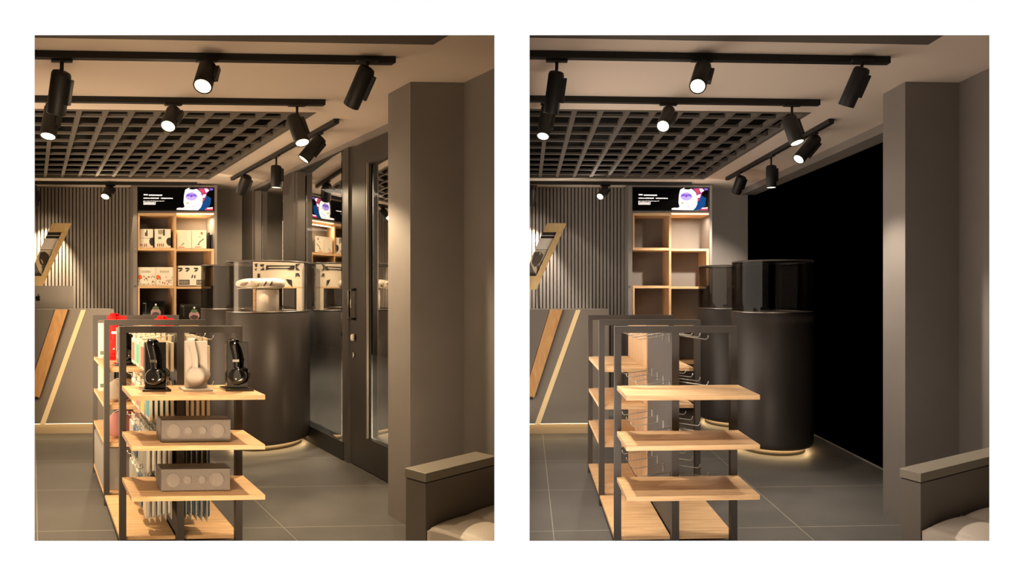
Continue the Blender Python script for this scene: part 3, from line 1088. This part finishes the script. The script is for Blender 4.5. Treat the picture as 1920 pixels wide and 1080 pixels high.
def case_goods():
    F = L
    z = 1.2885
    m = MB().lathe(cA + Vector((0.01, -0.05, 0)), [(0.098, z), (0.1, z + 0.004), (0.1, 1.495), (0.095, 1.5)], WHTG, 48, True, True)
    o = m.build('display_column')
    tag(o, 'short pale round column inside the nearest glass case of the stocked shop', 'display stand')
    t = thing('padded_headset', cA + Vector((-0.06, -0.05, 1.5)), 'long white padded headset lying on the pale column in the glass case', 'headset')
    c = cA + Vector((-0.055, -0.06, 1.557))
    def shp(x, y, zz):
        k = 1.0 if x > 0 else 1 - 0.35 * x * x
        return x, y, zz * k * (1 - 0.12 * math.cos(3 * x))
    m = MB().blob(c, 0.225, 0.10, 0.058, WHTG, F.un, F.vn, 40, 20, shp, 0.72)
    m.build('shell', t)
    m = MB()
    pts = [c + F.un * (0.2 * math.cos(g)) + F.vn * (-0.104 * abs(math.sin(g)) ** 0.6 if True else 0) + Vector((0, 0, -0.038 + 0.01 * math.cos(g))) for g in [math.radians(q) for q in range(190, 351, 10)]]
    m.path(pts, 0.004, CART, 8)
    m.build('piping', t)
    m = MB().blob(c + F.un * -0.11 + F.vn * -0.092 + Vector((0, 0, 0.0)), 0.045, 0.012, 0.020, mat('headset_pad', 'a8967c', 0.8), F.un + Vector((0, 0, 0.35)), F.vn, 24, 10)
    m.blob(c + F.un * 0.085 + F.vn * -0.097, 0.028, 0.006, 0.006, mat('headset_slot', '57493a', 0.8), F.un * 0.5 + Vector((0, 0, 0.8)), F.vn, 16, 8)
    m.blob(c + F.un * 0.14 + F.vn * -0.096, 0.028, 0.006, 0.006, MATS['headset_slot'], F.un * 0.4 + Vector((0, 0, 0.9)), F.vn, 16, 8)
    m.build('pad', t)
    # crease straps between the pads
    m = MB()
    for k in range(4):
        x = -0.045 + 0.022 * k
        m.path([c + F.un * x + F.vn * -0.095 + Vector((0, 0, 0.04)), c + F.un * (x * 0.4 + 0.01) + F.vn * -0.106 + Vector((0, 0, -0.01)), c + F.un * 0.004 + F.vn * -0.10 + Vector((0, 0, -0.05))], 0.0045, mat('strap_beige', 'c4b496', 0.7), 8)
    m.build('strap', t)
    # carton added behind the column to imitate a reflection on the glass
    t = thing('reflection_carton', cA + Vector((0.08, 0.16, z)), 'added white carton imitating a reflection, with black markings, behind the headset in the glass case', 'carton')
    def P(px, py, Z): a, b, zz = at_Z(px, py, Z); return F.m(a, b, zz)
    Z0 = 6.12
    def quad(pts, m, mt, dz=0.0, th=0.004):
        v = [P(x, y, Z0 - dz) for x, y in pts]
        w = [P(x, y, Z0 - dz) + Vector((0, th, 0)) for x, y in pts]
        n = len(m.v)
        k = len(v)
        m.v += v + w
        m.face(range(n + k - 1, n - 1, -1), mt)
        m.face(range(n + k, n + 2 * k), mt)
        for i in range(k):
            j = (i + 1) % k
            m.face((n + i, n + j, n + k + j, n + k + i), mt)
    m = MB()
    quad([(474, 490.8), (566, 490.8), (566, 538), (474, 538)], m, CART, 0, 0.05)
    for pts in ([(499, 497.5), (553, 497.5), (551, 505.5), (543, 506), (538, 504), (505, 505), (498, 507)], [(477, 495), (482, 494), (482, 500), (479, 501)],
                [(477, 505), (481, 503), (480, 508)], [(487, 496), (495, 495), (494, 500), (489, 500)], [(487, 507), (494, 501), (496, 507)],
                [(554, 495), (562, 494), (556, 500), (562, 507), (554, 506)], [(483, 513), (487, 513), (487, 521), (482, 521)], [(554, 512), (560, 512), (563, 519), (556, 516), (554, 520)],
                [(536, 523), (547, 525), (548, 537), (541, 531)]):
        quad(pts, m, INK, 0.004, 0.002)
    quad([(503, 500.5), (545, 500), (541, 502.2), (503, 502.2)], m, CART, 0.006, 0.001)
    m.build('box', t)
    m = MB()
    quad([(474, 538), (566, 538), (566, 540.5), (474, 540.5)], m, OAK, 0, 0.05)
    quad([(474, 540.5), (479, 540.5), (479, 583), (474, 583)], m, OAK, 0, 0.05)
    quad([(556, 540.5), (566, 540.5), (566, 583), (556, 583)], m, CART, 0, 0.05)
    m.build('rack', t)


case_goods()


# ------------------------------------------------------------------ bench at the near right corner
def bench(F):
    w = F.which
    P1 = Vector((1.696, 2.833))
    dr = Vector((0.875, 0.484))
    nr = Vector((0.484, -0.875))
    inv = Matrix(((1.0, -0.0435), (0.0435, 1.0))).inverted()
    def T(s, n, z):
        p = P1 + dr * s + nr * n
        ab = inv @ p
        return F.m(ab.x, ab.y, z)
    sE = 0.93 if not F.warm else 0.62     # ends against the side wall / the partition
    def nmax(s_): return 0.51 if not F.warm else min(0.51, 0.312 - 0.47 * s_)
    def bx(m, s0, s1, n0, n1, z0, z1, mt, cut=0.0):
        m.hexa([T(s0, n0, z0), T(s0, n1, z0), T(s1, n1, z0), T(s1, n0, z0), T(s0, n0, z1), T(s0, n1, z1), T(s1, n1, z1), T(s1, n0, z1)][::1], mt)
    t = thing('upholstered_bench', T(0.4, 0.2, 0), 'cream tufted bench with boxy taupe arm wall by the pillar ' + w, 'bench')
    AM = mat('bench_laminate', '6a6259', 0.5)
    AT = mat('bench_arm_top', '857c6e', 0.5)
    m = MB(); bx(m, 0, sE, -0.101, 0, 0.608, 0.65, AT); m.build('arm_top', t, 0.002)
    m = MB(); bx(m, 0.004, sE, -0.098, -0.003, 0.0, 0.602, AM); m.build('arm_panel', t, 0.002)
    m = MB(); bx(m, 0.01, sE, -0.095, -0.008, 0.602, 0.608, BLKP); m.build('shadow_gap', t)
    sB = 0.70 if not F.warm else 0.58
    m = MB()
    q_ = [(0.03, 0.002), (0.03, nmax(0.03) - 0.012), (sB, nmax(sB) - 0.012), (sB, 0.002)]
    m.hexa([T(a_, b_, 0) for a_, b_ in q_] + [T(a_, b_, 0.26) for a_, b_ in q_], AM)
    m.build('base', t)
    # tufted cushion: grid with buttoned dimples
    m = MB()
    NS, NN = 44, 22
    s0, s1, n0, n1 = -0.01, sB, 0.012, 0.51
    grid = []
    for i in range(NS + 1):
        row = []
        for j in range(NN + 1):
            fs, fn = i / NS, j / NN
            s = s0 + (s1 - s0) * fs
            n = n0 + (nmax(s) - n0) * fn
            e = min(fs * (s1 - s0), fn * (n1 - n0), (1 - fn) * (n1 - n0), 0.05) / 0.05
            h = 0.398 + 0.022 * math.sqrt(max(0, 1 - (1 - e) ** 2))
            cs, cn = (s - 0.02) / 0.27, (n - 0.012) / 0.25
            h += 0.022 * abs(math.sin(math.pi * cs)) ** 0.6 * abs(math.sin(math.pi * cn)) ** 0.6 - 0.006
            row.append(T(s, n, h))
        grid.append(row)
    n_ = len(m.v)
    for r in grid:
        m.v += r
    for i in range(NS):
        for j in range(NN):
            k = n_ + i * (NN + 1) + j
            m.face((k, k + NN + 1, k + NN + 2, k + 1)[::-1], CREAM, True)
    # skirt down to the base
    rim = [(i, 0) for i in range(NS + 1)] + [(NS, j) for j in range(1, NN + 1)] + [(i, NN) for i in range(NS - 1, -1, -1)] + [(0, j) for j in range(NN - 1, 0, -1)]
    ring1 = [grid[i][j] for i, j in rim]
    ring0 = [Vector((p.x, p.y, 0.262)) for p in ring1]
    m.rings([ring1, [Vector((p.x, p.y, 0.33)) for p in ring1], ring0], CREAM, False, True)
    m.build('cushion', t)
    m = MB()
    for q in (1, 2, 3):
        for r in (0, 1):
            s, n = 0.02 + 0.27 * q, 0.012 + 0.25 * (r + 0) + (0.02 if r == 0 else 0)
            if s < s1 - 0.02 and n < nmax(s) - 0.03:
                m.blob(T(s, n, 0.408), 0.012, 0.012, 0.006, CREAM, None, None, 12, 6)
    m.build('button', t)


for F in SHOPS:
    bench(F)


# ------------------------------------------------------------------ display racks
FB = (3.48, 4.23, 5.00)          # depth of the three frames
AL_, AR_, AC = 0.50, 1.21, 0.85
HT = 1.29
SHELFZ = (0.952, 0.692, 0.430)
HOOKZ = (1.235, 0.965, 0.690, 0.430)
HOOKB = (3.56, 3.73, 3.90, 4.07)


def rack(F):
    w = F.which
    pw = 0.038
    def frame(m_t, b):
        for a, nm in ((AL_, 'post'), (AR_ - pw, 'post')):
            MB().box(F, a, a + pw, b, b + pw, 0, HT - pw - 0.0005, FRM).build(nm, m_t)
        MB().box(F, AL_, AR_, b, b + pw, HT - pw, HT, FRM).build('top_rail', m_t)
    # front gondola: two frames, perforated centre panel with hooks, end shelves
    t = thing('gondola_rack', F.m(AC, 3.8, 0), 'nearest dark metal shop rack with three oak end shelves and hooks ' + w, 'shop rack', 'shop racks ' + w)
    frame(t, FB[0])
    MB().box(F, AC - 0.02, AC + 0.022, FB[0], FB[0] + pw, 0, HT - pw - 0.0005, FRM).build('post', t)
    MB().box(F, AC - 0.012, AC + 0.012, FB[0] + pw + 0.001, FB[1] - 0.001, 0.075, HT - 0.045, mat('rack_panel', '443d38', 0.6)).build('centre_panel', t)
    for z in SHELFZ:
        MB().box(F, AL_ + 0.012, AR_ + 0.004, FB[0] - 0.335, FB[0] - 0.001, z - 0.026, z, OAK).build('shelf', t, 0.002)
    for s0, s1 in ((AL_ + 0.004, AC - 0.021), (AC + 0.023, AR_ - 0.004)):
        MB().box(F, s0, s1, FB[0] + pw + 0.001, FB[1] - 0.002, 0.052, 0.075, OAK).build('deck', t, 0.002)
    MB().box(F, AL_ + pw, AR_ - pw, FB[0] + 0.013, FB[0] + 0.03, 0.0, 0.05, FRM).build('kick_rail', t)
    proto = {}
    for sg in (-1, 1):
        m = MB()
        o = F.m(AC + sg * 0.013, 3.6, 0)
        m.box(F, AC + sg * 0.0125, AC + sg * 0.017, 3.597, 3.605, -0.045, 0.005, HOOK) if sg > 0 else m.box(F, AC - 0.017, AC - 0.0125, 3.597, 3.605, -0.045, 0.005, HOOK)
        for dz in (0.0,):
            m.path([F.m(AC + sg * 0.014, 3.6, dz), F.m(AC + sg * 0.2, 3.6, dz - 0.028), F.m(AC + sg * 0.212, 3.6, dz - 0.018), F.m(AC + sg * 0.214, 3.6, dz - 0.004)], 0.0026, HOOK, 7)
        proto[sg] = m
    first = {}
    for z in HOOKZ:
        for b in HOOKB:
            for sg in (-1, 1):
                if sg not in first:
                    ob = proto[sg].build('hook', t)
                    first[sg] = ob
                else:
                    ob = first[sg].copy()
                    COL.objects.link(ob)
                    ob.parent = t
                ob.location = F.m(0, b - 3.6, z)
    # rear gondola
    t = thing('shelf_rack', F.m(AC, 4.65, 0), 'dark metal rack with oak shelves just behind the nearest rack ' + w, 'shop rack', 'shop racks ' + w)
    frame(t, FB[1])
    frame(t, FB[2])
    MB().box(F, AC - 0.02, AC - 0.003, FB[1] + 0.005, FB[2] - 0.002, 0.08, HT - 0.045, OAKV).build('centre_panel', t)
    for z in SHELFZ:
        MB().box(F, AL_ + 0.006, AC - 0.021, FB[1] + 0.008, FB[2] + 0.03, z - 0.026, z, OAK).build('shelf', t, 0.002)
        MB().box(F, AC + 0.003, AR_ - pw, FB[1] + 0.04, FB[2] - 0.002, z - 0.026, z, OAK).build('shelf', t, 0.002)
    MB().box(F, AC + 0.003, AR_ - pw, FB[2] - 0.03, FB[2] - 0.012, SHELFZ[1] + 0.001, SHELFZ[0] - 0.027, OAK).build('back_panel', t)
    MB().box(F, AL_ + 0.004, AC - 0.021, FB[1] + pw + 0.001, FB[2] - 0.002, 0.052, 0.076, OAK).build('deck', t, 0.002)
    MB().box(F, AC + 0.003, AR_ - pw, FB[1] + 0.006, FB[2] - 0.002, 0.052, 0.076, OAK).build('deck', t, 0.002)
    return t


for F in SHOPS:
    rack(F)


# ------------------------------------------------------------------ goods of the stocked shop
def headphones(F, a, b, z, stand_m, hp_m, where, colour, sc=1.0, trim=CHR):
    """a block stand with a pair of headphones hung over it"""
    hw, hd, hh = 0.058 * sc, 0.016 * sc, 0.262 * sc
    t = thing('headphone_stand', F.m(a, b, z), '%s block headphone stand, %s' % (colour, where), 'headphone stand', 'headphone stands')
    m = MB().box(F, a - 0.078 * sc, a + 0.078 * sc, b - 0.055 * sc, b + 0.055 * sc, z + 0.0005, z + 0.013, stand_m)
    m.build('base', t, 0.003)
    MB().box(F, a - hw, a + hw, b - hd, b + hd, z + 0.0135, z + hh, stand_m).build('block', t, 0.002)
    h = thing('headphones', F.m(a, b, z + 0.05), '%s over-ear headphones hung on a stand, %s' % (colour, where), 'headphones', 'headphones')
    def W(x, y, q): return F.m(a + x * sc, b, z + q * sc) + Vector((0, y * sc, 0)) + (F.vn * 0)
    # headband: flat strap from the front cup, over the block, to the rear cup
    def strap(pts, wid, th, mt, name):
        mb = MB()
        rings = []
        for i, (x, y, q) in enumerate(pts):
            p = W(x, y, q)
            i0, i1 = max(i - 1, 0), min(i + 1, len(pts) - 1)
            d = (W(*pts[i1]) - W(*pts[i0])).normalized()
            side = F.un - d * F.un.dot(d)
            side.normalize()
            nn = side.cross(d)
            wv = wid[i] * sc if isinstance(wid, list) else wid * sc
            rings.append([p + side * wv * cx + nn * th * sc * cy for cx, cy in ((-1, -.5), (-.8, -1), (.8, -1), (1, -.5), (1, .5), (.8, 1), (-.8, 1), (-1, .5))])
        mb.rings(rings, mt)
        return mb.build(name, h)
    y0 = 0.016
    pts = [(0.022, -0.040, 0.105), (0.022, -0.041, 0.13), (0.021, -0.041, 0.16), (0.016, -0.040, 0.19), (0.008, -0.038, 0.22), (-0.002, -0.033, 0.245), (-0.012, -0.022, 0.266), (-0.016, -0.006, 0.275),
           (-0.014, 0.010, 0.272), (-0.01, 0.026, 0.255), (0.0, 0.036, 0.23), (0.004, 0.040, 0.19), (0.004, 0.042, 0.15), (0.004, 0.042, 0.10)]
    strap(pts, [0.014, .015, .017, .018, .018, .018, .018, .018, .018, .018, .018, .017, .015, .014], 0.0045, hp_m, 'headband')
    if trim:
        m = MB()
        p = W(0.0205, -0.047, 0.165)
        m.hexa([p + F.un * x * sc + Vector((0, y * sc, q * sc)) for x, y, q in ((-.018, 0, -.008), (.018, 0, -.008), (.018, .006, -.008), (-.018, .006, -.008), (-.018, 0, .006), (.018, 0, .006), (.018, .006, .006), (-.018, .006, .006))], trim)
        m.build('hinge', h, 0.001)
    for y, x in ((-0.040, 0.024), (0.042, 0.004)):
        m = MB()
        c = W(x, y, 0.078)
        sgn = -1 if y < 0 else 1
        n = 28
        def ring(off, r, q=1.18): return [c + Vector((0, sgn * off * sc, 0)) + F.un * (r * 1.12 * sc * math.cos(2 * math.pi * k / n)) + Vector((0, 0, r * q * sc * math.sin(2 * math.pi * k / n))) for k in range(n)]
        pr = [(-0.022, 0.030), (-0.020, 0.040), (-0.008, 0.043), (-0.004, 0.040), (0.0, 0.043), (0.006, 0.042), (0.013, 0.036), (0.016, 0.024), (0.017, 0.008)]
        m.rings([ring(o_, r_, 1.12) for o_, r_ in pr], hp_m)
        m.build('ear_cup', h)
    if trim:
        m = MB()
        c = W(0.026, -0.058, 0.068)
        m.blob(c, 0.007 * sc, 0.002, 0.005 * sc, trim, F.un, F.vn, 10, 6)
        m.build('badge', h)


headphones(L, 0.668, 3.31, 0.952, BLKG, BLKG, 'leftmost on the top end shelf', 'glossy black', 1.0)
headphones(L, 0.892, 3.31, 0.952, WHT, WHT, 'middle of the top end shelf', 'matt white', 1.02, None)
headphones(L, 1.118, 3.31, 0.952, BLKG, BLKG, 'beside the drum counter on the shelf', 'polished black', 1.0)
headphones(L, 0.665, 4.80, 0.952, REDG, REDG, 'rear rack, nearest the desk', 'bright red', 1.3, CHR)
headphones(L, 0.672, 4.42, 0.952, BLKG, BLKG, 'on the rear rack before the red pair', 'plain black', 1.05)
headphones(L, 1.02, 4.70, 0.952, REDG, REDG, 'peeking over the rear rack, counter side', 'shiny red', 1.24, CHR)


def speaker(F, a0, a1, b0, b1, z, label):
    t = thing('bar_speaker', F.m((a0 + a1) / 2, (b0 + b1) / 2, z), label, 'speaker', 'bar speakers')
    h = 0.122
    prof = [(b0 + 0.012, z + 0.001), (b1 - 0.03, z + 0.001), (b1 - 0.008, z + 0.02), (b1, z + 0.06), (b1 - 0.006, z + 0.10), (b1 - 0.03, z + h), (b0 + 0.012, z + h)]
    MB().slab_a(F, prof, a0, a1, SPK).build('case', t, 0.003)
    m = MB().box(F, a0 + 0.004, a1 - 0.004, b0, b0 + 0.0115, z + 0.003, z + h - 0.003, GRL)
    m.build('grille', t, 0.002)
    aw = a1 - a0
    for fx, r in ((0.18, 0.039), (0.38, 0.024), (0.585, 0.024), (0.80, 0.039)):
        m = MB()
        ca, cz = a0 + aw * fx, z + h * 0.50
        n = 32
        def rg(r_, bb): return [F.m(ca + r_ * math.cos(2 * math.pi * k / n), bb, cz + r_ * math.sin(2 * math.pi * k / n)) for k in range(n)]
        m.rings([rg(r, b0 - 0.0002), rg(r * 0.97, b0 - 0.003), rg(r * 0.86, b0 - 0.003), rg(r * 0.8, b0 - 0.0008), rg(r * 0.35, b0 - 0.0006), rg(r * 0.1, b0 - 0.0012)], GRLC, False, True)
        m.build('driver', t)


speaker(L, 0.678, 1.055, 3.205, 3.33, 0.692, 'long bronze-grey bar speaker on the middle end shelf')
speaker(L, 0.678, 1.055, 3.215, 3.34, 0.430, 'long bronze-grey bar speaker on the lowest end shelf')


def pack_proto(F, kind, face, name, sg):
    """hanging packet at origin hook point (a = AC + sg*0.1, b = 3.6, z = 0)"""
    t = thing(name, F.m(AC, 3.6, 0), 'x', 'packet')
    if kind == 'card':
        m = MB().box(F, AC, AC + 0.016, 3.535, 3.665, -0.195, -0.03, CARD)
        e = AC - 0.0006 if sg < 0 else AC + 0.0160
        m.box(F, e, e + 0.0006, 3.55, 3.65, -0.175, -0.055, face)
        m.build('carton', t, 0.0015)
        MB().box(F, AC + 0.006, AC + 0.008, 3.555, 3.645, -0.031, 0.012, CARD).build('hang_tab', t)
    else:
        m = MB().box(F, AC, AC + 0.0025, 3.53, 3.67, -0.24, 0.012, PCLR)
        m.build('backing', t)
        x0, x1 = (AC - 0.017, AC - 0.001) if sg < 0 else (AC + 0.003, AC + 0.019)
        def zig(m, z0, z1, mt):
            pts = [(3.545, z0 + 0.02), (3.57, z0), (3.63, z0 + 0.004), (3.655, z0 + 0.025), (3.66, z1 - 0.02), (3.64, z1), (3.56, z1 - 0.004), (3.542, z1 - 0.02)]
            m.slab_a(F, pts, x0, x1, mt)
        m = MB()
        zig(m, -0.23, -0.03, face)
        m.build('pouch', t, 0.004)
    return t


def packs():
    F = L
    random.seed(11)
    prot = {}
    rows = [('card', [CARD, PRED, PGRN, PRED]), ('card', [PCYA, PYEL, PRED, PRED]), ('blister', [PCLR, PCLR, PBLU, PCLR]), ('blister', [PCLR, PBLU, PCLR, PCLR])]
    rname = ['top', 'second', 'third', 'lowest']
    hname = ['front', 'second', 'third', 'rearmost']
    for sg in (-1, 1):
        for r, (kind, faces) in enumerate(rows):
            for h, b in enumerate(HOOKB):
                if sg == 1 and h > 1:
                    continue
                face = faces[h] if sg < 0 else (CARD if kind == 'card' else PBLU)
                key = (kind, face.name, sg)
                n = 5
                side = 'desk side' if sg < 0 else 'counter side'
                look = {'pack_card': 'plain cream', 'pack_red': 'red-faced', 'pack_green': 'green-faced', 'pack_cyan': 'cyan-faced', 'pack_yellow': 'yellow-faced',
                        'pack_clear_plastic': 'clear pouch', 'pack_blue': 'blue pouch'}[face.name]
                lab = '%s packet, %%s on the %s hook, %s row, %s' % (look, hname[h], rname[r], side)
                for k in range(n):
                    off = 0.035 + 0.031 * k
                    a = AC + sg * off - (0.016 if sg < 0 else 0)
                    if key not in prot:
                        o = pack_proto(F, kind, face, 'hanging_packet', sg)
                        prot[key] = o
                    else:
                        o = copy_tree(prot[key])
                    o.location = F.m(a, b, HOOKZ[r] - 0.004 - off * 0.15 - random.uniform(0, 0.004))
                    tag(o, lab % ('innermost', 'second from inside', 'middle one', 'second from outside', 'outermost')[k], 'packet', 'packets on the %s hook, %s row, %s' % (hname[h], rname[r], side))


packs()


def print_box(F, px0, px1, py0, py1, b, dep, name, label, deco, body=CART, group='boxes in the display cabinet', side=None):
    a0, _, z0 = at_b(px0, py1, b)
    a1, _, z1 = at_b(px1, py0, b)
    m = MB().box(F, a0, a1, b, b + dep, z0, z1, body)
    w, h = a1 - a0, z1 - z0
    for pts, mt in deco:
        m.slab(F, [(a0 + x * w, z0 + y * h) for x, y in pts], b - 0.0015, b - 0.0003, mt)
    o = m.build(name)
    tag(o, label, 'box', group)
    return o


def rect(x0, y0, x1, y1): return [(x0, y0), (x1, y0), (x1, y1), (x0, y1)]


def shelf_goods():
    F = L
    b = ZB + 0.03
    def fl(y, b_): return y
    # floors of the compartments in picture rows
    y1 = 464.3
    blob = [(0.72, 0.38), (0.78, 0.5), (0.9, 0.54), (1.0, 0.54), (1.0, 0.1), (0.9, 0.1), (0.8, 0.16), (0.73, 0.25)]
    prod = [(rect(.4, .62, .48, .82), INK), (rect(.5, .62, .58, .95), INK), (rect(.02, .5, .98, .515), INKB), (blob[::-1][::-1], INK),
            (rect(.06, .08, .12, .2), INKB), (rect(.16, .08, .22, .2), INKB), (rect(.36, .06, .42, .22), INKB), (rect(.48, .06, .54, .22), INKB)]
    prod2 = [(rect(.2, .72, .5, .95), mat('grey_ink', '958a78', .7)), (rect(.52, .64, .62, .97), INK), (rect(.2, .46, .4, .58), INKG), (blob, INK),
             (rect(.14, .06, .2, .22), INKB), (rect(.26, .06, .32, .22), INKB), (rect(.38, .06, .44, .22), INKB), (rect(.5, .06, .56, .22), INKB)]
    print_box(F, 261.5, 287, 429.5, y1, b, 0.2, 'product_box', 'white product box with a split black oval print, farthest left in the top compartment', prod)
    print_box(F, 290.5, 320, 429.5, y1, b, 0.2, 'product_box', 'white product box with grey text panel and black oval, next to the dividing board', prod2)
    tw1 = [([(.1, .06), (.4, .2), (.44, .3), (.2, .12)], INKG), ([(.06, .04), (.5, .04), (.5, .08), (.06, .08)], INKO), ([(.38, .22), (.5, .24), (.46, .32)], INKG)]
    tw2 = [([(.2, .06), (.62, .36), (.66, .44), (.3, .14)], INKG), ([(.5, .3), (.85, .5), (.8, .55), (.5, .36)], INKG), ([(.6, .78), (.75, .74), (.72, .9), (.62, .9)], INKB),
           (rect(.2, .05, .62, .09), INKO), ([(.35, .2), (.5, .16), (.55, .3)], INKG), ([(.4, .58), (.62, .62), (.6, .72)], mat('pale_ink', 'b9a98c', .7))]
    yb = 465.6
    print_box(F, 332.2, 358.8, 431.5, yb, b, 0.2, 'gift_box', 'brightly lit cream box with a small twig print in the glowing compartment', tw1)
    print_box(F, 359.6, 387, 431.5, yb, b, 0.2, 'gift_box', 'brightly lit cream box with a tall sprig print in the glowing compartment', tw2)
    print_box(F, 391, 393.2, 436, yb, b + 0.05, 0.16, 'dark_folder', 'thin dark folder standing beside the cream boxes, next to the wider folder', [], BLKP)
    print_box(F, 396, 399, 440, yb, b + 0.05, 0.16, 'dark_folder', 'narrow black folder against the end of the glowing compartment', [], BLKP)

    def floral(seed):
        random.seed(seed)
        d = [([(0.0, .38), (.1, .36), (.24, .4), (.2, .52), (.12, .6), (.02, .56)], INKO)]
        for k in range(7):
            x = 0.2 + 0.075 * k
            d.append(([(x, .72), (x + 0.03, .70), (x + 0.045, .82), (x + 0.02, .80 + random.uniform(0, .05))], mat('scribble_ink', '8c7f66', .7)))
        for k in range(24):
            x, y, s = random.uniform(.05, .93), random.uniform(.05, .52), random.uniform(.02, .05)
            g = random.uniform(0, 3.14)
            mt = random.choice([INKB, INKG, MATS['scribble_ink'], INKB, mat('rust_ink', 'b06a48', .7)])
            d.append(([(x + s * math.cos(g + q), y + s * (0.5 if i % 2 else 1.3) * math.sin(g + q)) for i, q in enumerate((0, 1.3, 2.6, 3.6, 5.0))], mt))
        return [([(min(1, max(0, x)), min(1, max(0, y))) for x, y in p], m_) for p, m_ in d]
    yb = 536.2
    print_box(F, 258.8, 292.4, 501, yb, b, 0.22, 'floral_box', 'white floral box with an orange bloom, farthest from the arrow box', floral(3))
    print_box(F, 292.9, 326.2, 501, yb, b - 0.01, 0.22, 'floral_box', 'white floral box with an orange bloom, touching the dividing board', floral(8))
    arr = []
    for x in (0.0, .26, .58, .9):
        arr.append(([(x, .9), (min(1, x + .14), .9), (min(1, x + .18), .82), (min(1, x + .08), .81), (x, .84)], INK))
        arr.append(([(x, .70), (min(1, x + .1), .71), (min(1, x + .17), .80), (min(1, x + .06), .79)], INK))
    arr += [(rect(.03, .04, .42, .29), INK), (rect(.68, .04, 1.0, .29), INK), ([(.48, .38), (.53, .38), (.56, .5), (.52, .56)], INK), ([(.58, .4), (.64, .36), (.64, .55), (.6, .5)], INK)]
    for k in range(7):
        arr.append((rect(.06 + .05 * k, .08, .075 + .05 * k, .25), CART))
    for k in range(5):
        arr.append((rect(.72 + .055 * k, .08, .735 + .055 * k, .25), CART))
    # the light strokes sit a hair in front of the dark panels
    a0, _, z0 = at_b(334, 535.3, b)
    a1, _, z1 = at_b(384.5, 498.3, b)
    m = MB().box(F, a0, a1, b, b + 0.22, z0, z1, CART)
    W_, H_ = a1 - a0, z1 - z0
    for i, (pts, mt) in enumerate(arr):
        lay = 0.0026 if mt is CART else 0.0013
        m.slab(F, [(a0 + x * W_, z0 + y * H_) for x, y in pts], b - lay, b - lay + 0.001, mt)
    tag(m.build('arrow_box'), 'wide white box with black arrow marks and barcode panels in the cabinet', 'box', 'boxes in the display cabinet')
    # black boxes with a round character-free ornament print
    def ornament(): 
        c = []
        def ov(cx, cy, rx, ry, mt): c.append(([(cx + rx * math.cos(2 * math.pi * k / 20), cy + ry * math.sin(2 * math.pi * k / 20)) for k in range(20)], mt))
        ov(.6, .36, .23, .26, mat('ornament_mauve', 'b48f8c', .5))
        ov(.6, .27, .17, .13, mat('ornament_dark', '4a3330', .5))
        ov(.6, .62, .14, .10, mat('ornament_green', '4c6a46', .5))
        ov(.6, .8, .045, .06, WHTG)
        c.append((rect(.03, .86, .16, .9), INKG))
        c.append((rect(.14, .3, .155, .86), INKG))
        return c
    for (x0, x1, ya, yb, lab) in ((267, 308.5, 564.5, 606.6, 'black box with a round mauve ornament print, above the red headphones'), (338, 381.5, 570, 606.6, 'black box with a round mauve ornament print, next to the far drum counter')):
        a0, _, z0 = at_b(x0, yb, b)
        a1, _, z1 = at_b(x1, ya, b)
        m = MB().box(F, a0, a1, b, b + 0.2, z0, z1, BLKG)
        z0b = at_b(x0, ya + 34, b)[2]
        for i, (pts, mt) in enumerate(ornament()):
            lay = 0.0013 * (i + 1)
            m.slab(F, [(a0 + x * (a1 - a0), z0b + y * (z1 - z0b)) for x, y in pts], b - lay, b - lay + 0.001, mt)
        tag(m.build('ornament_box'), lab, 'box', 'boxes in the display cabinet')


shelf_goods()


def rack_goods():
    F = L
    # plush rolls on the rear rack's shelves
    for (a, b, z, rx, rz, m_, lab, nm) in ((0.655, 4.47, SHELFZ[1], 0.075, 0.075, GREYP, 'pale rolled cushion pack on the middle shelf of the rear rack', 'rolled_cushion'),
                                           (0.66, 4.47, SHELFZ[2], 0.08, 0.088, PINKM, 'pink rolled cushion pack on the lower shelf of the rear rack', 'rolled_cushion')):
        t = thing(nm, F.m(a, b, z), lab, 'cushion')
        m = MB().blob(F.m(a, b, z + rz + 0.001), rx, 0.13, rz, m_, F.un, F.vn, 24, 14, None, 0.8)
        m.build('cushion', t)
        m = MB()
        for dy in (-0.06, 0.06):
            m.path([F.m(a, b + dy, z + rz) + F.un * (rx * 1.0 * math.cos(g)) + Vector((0, 0, rz * 1.0 * math.sin(g))) for g in [k * math.pi / 12 for k in range(-2, 27)]], 0.004, WHT, 6)
        m.build('band', t)
    # storage cabinet standing in the rear rack
    t = thing('storage_cabinet', F.m(0.69, 4.6, 0.077), 'low grey storage cabinet standing in the bottom of the rear rack', 'cabinet')
    MB().box(F, 0.515, 0.825, 4.33, 4.96, 0.0775, 0.375, GREYB).build('body', t, 0.003)
    MB().box(F, 0.505, 0.514, 4.34, 4.95, 0.09, 0.365, GREYB).build('door', t)
    MB().box(F, 0.515, 0.825, 4.33, 4.96, 0.3755, 0.392, BLKP).build('top', t)
    # white leaflets and pouches on the second shelf and behind
    for (a0, a1, b, z0, h, lab) in ((0.53, 0.60, 4.85, SHELFZ[0], 0.28, 'tall white leaflet box at the far end of the rear rack top shelf'),
                                    (0.53, 0.60, 4.85, SHELFZ[1], 0.2, 'white leaflet box at the far end of the rear rack middle shelf'),
                                    ):
        m = MB().box(F, a0, a1, b, b + 0.05, z0 + 0.001, z0 + h, CART)
        m.slab(F, [(a0 + .01, z0 + .03), (a1 - .01, z0 + .03), (a1 - .01, z0 + .06), (a0 + .01, z0 + .06)], b - 0.001, b - 0.0002, INKG)
        tag(m.build('leaflet_box'), lab, 'box', 'leaflet boxes on the rear rack')


rack_goods()
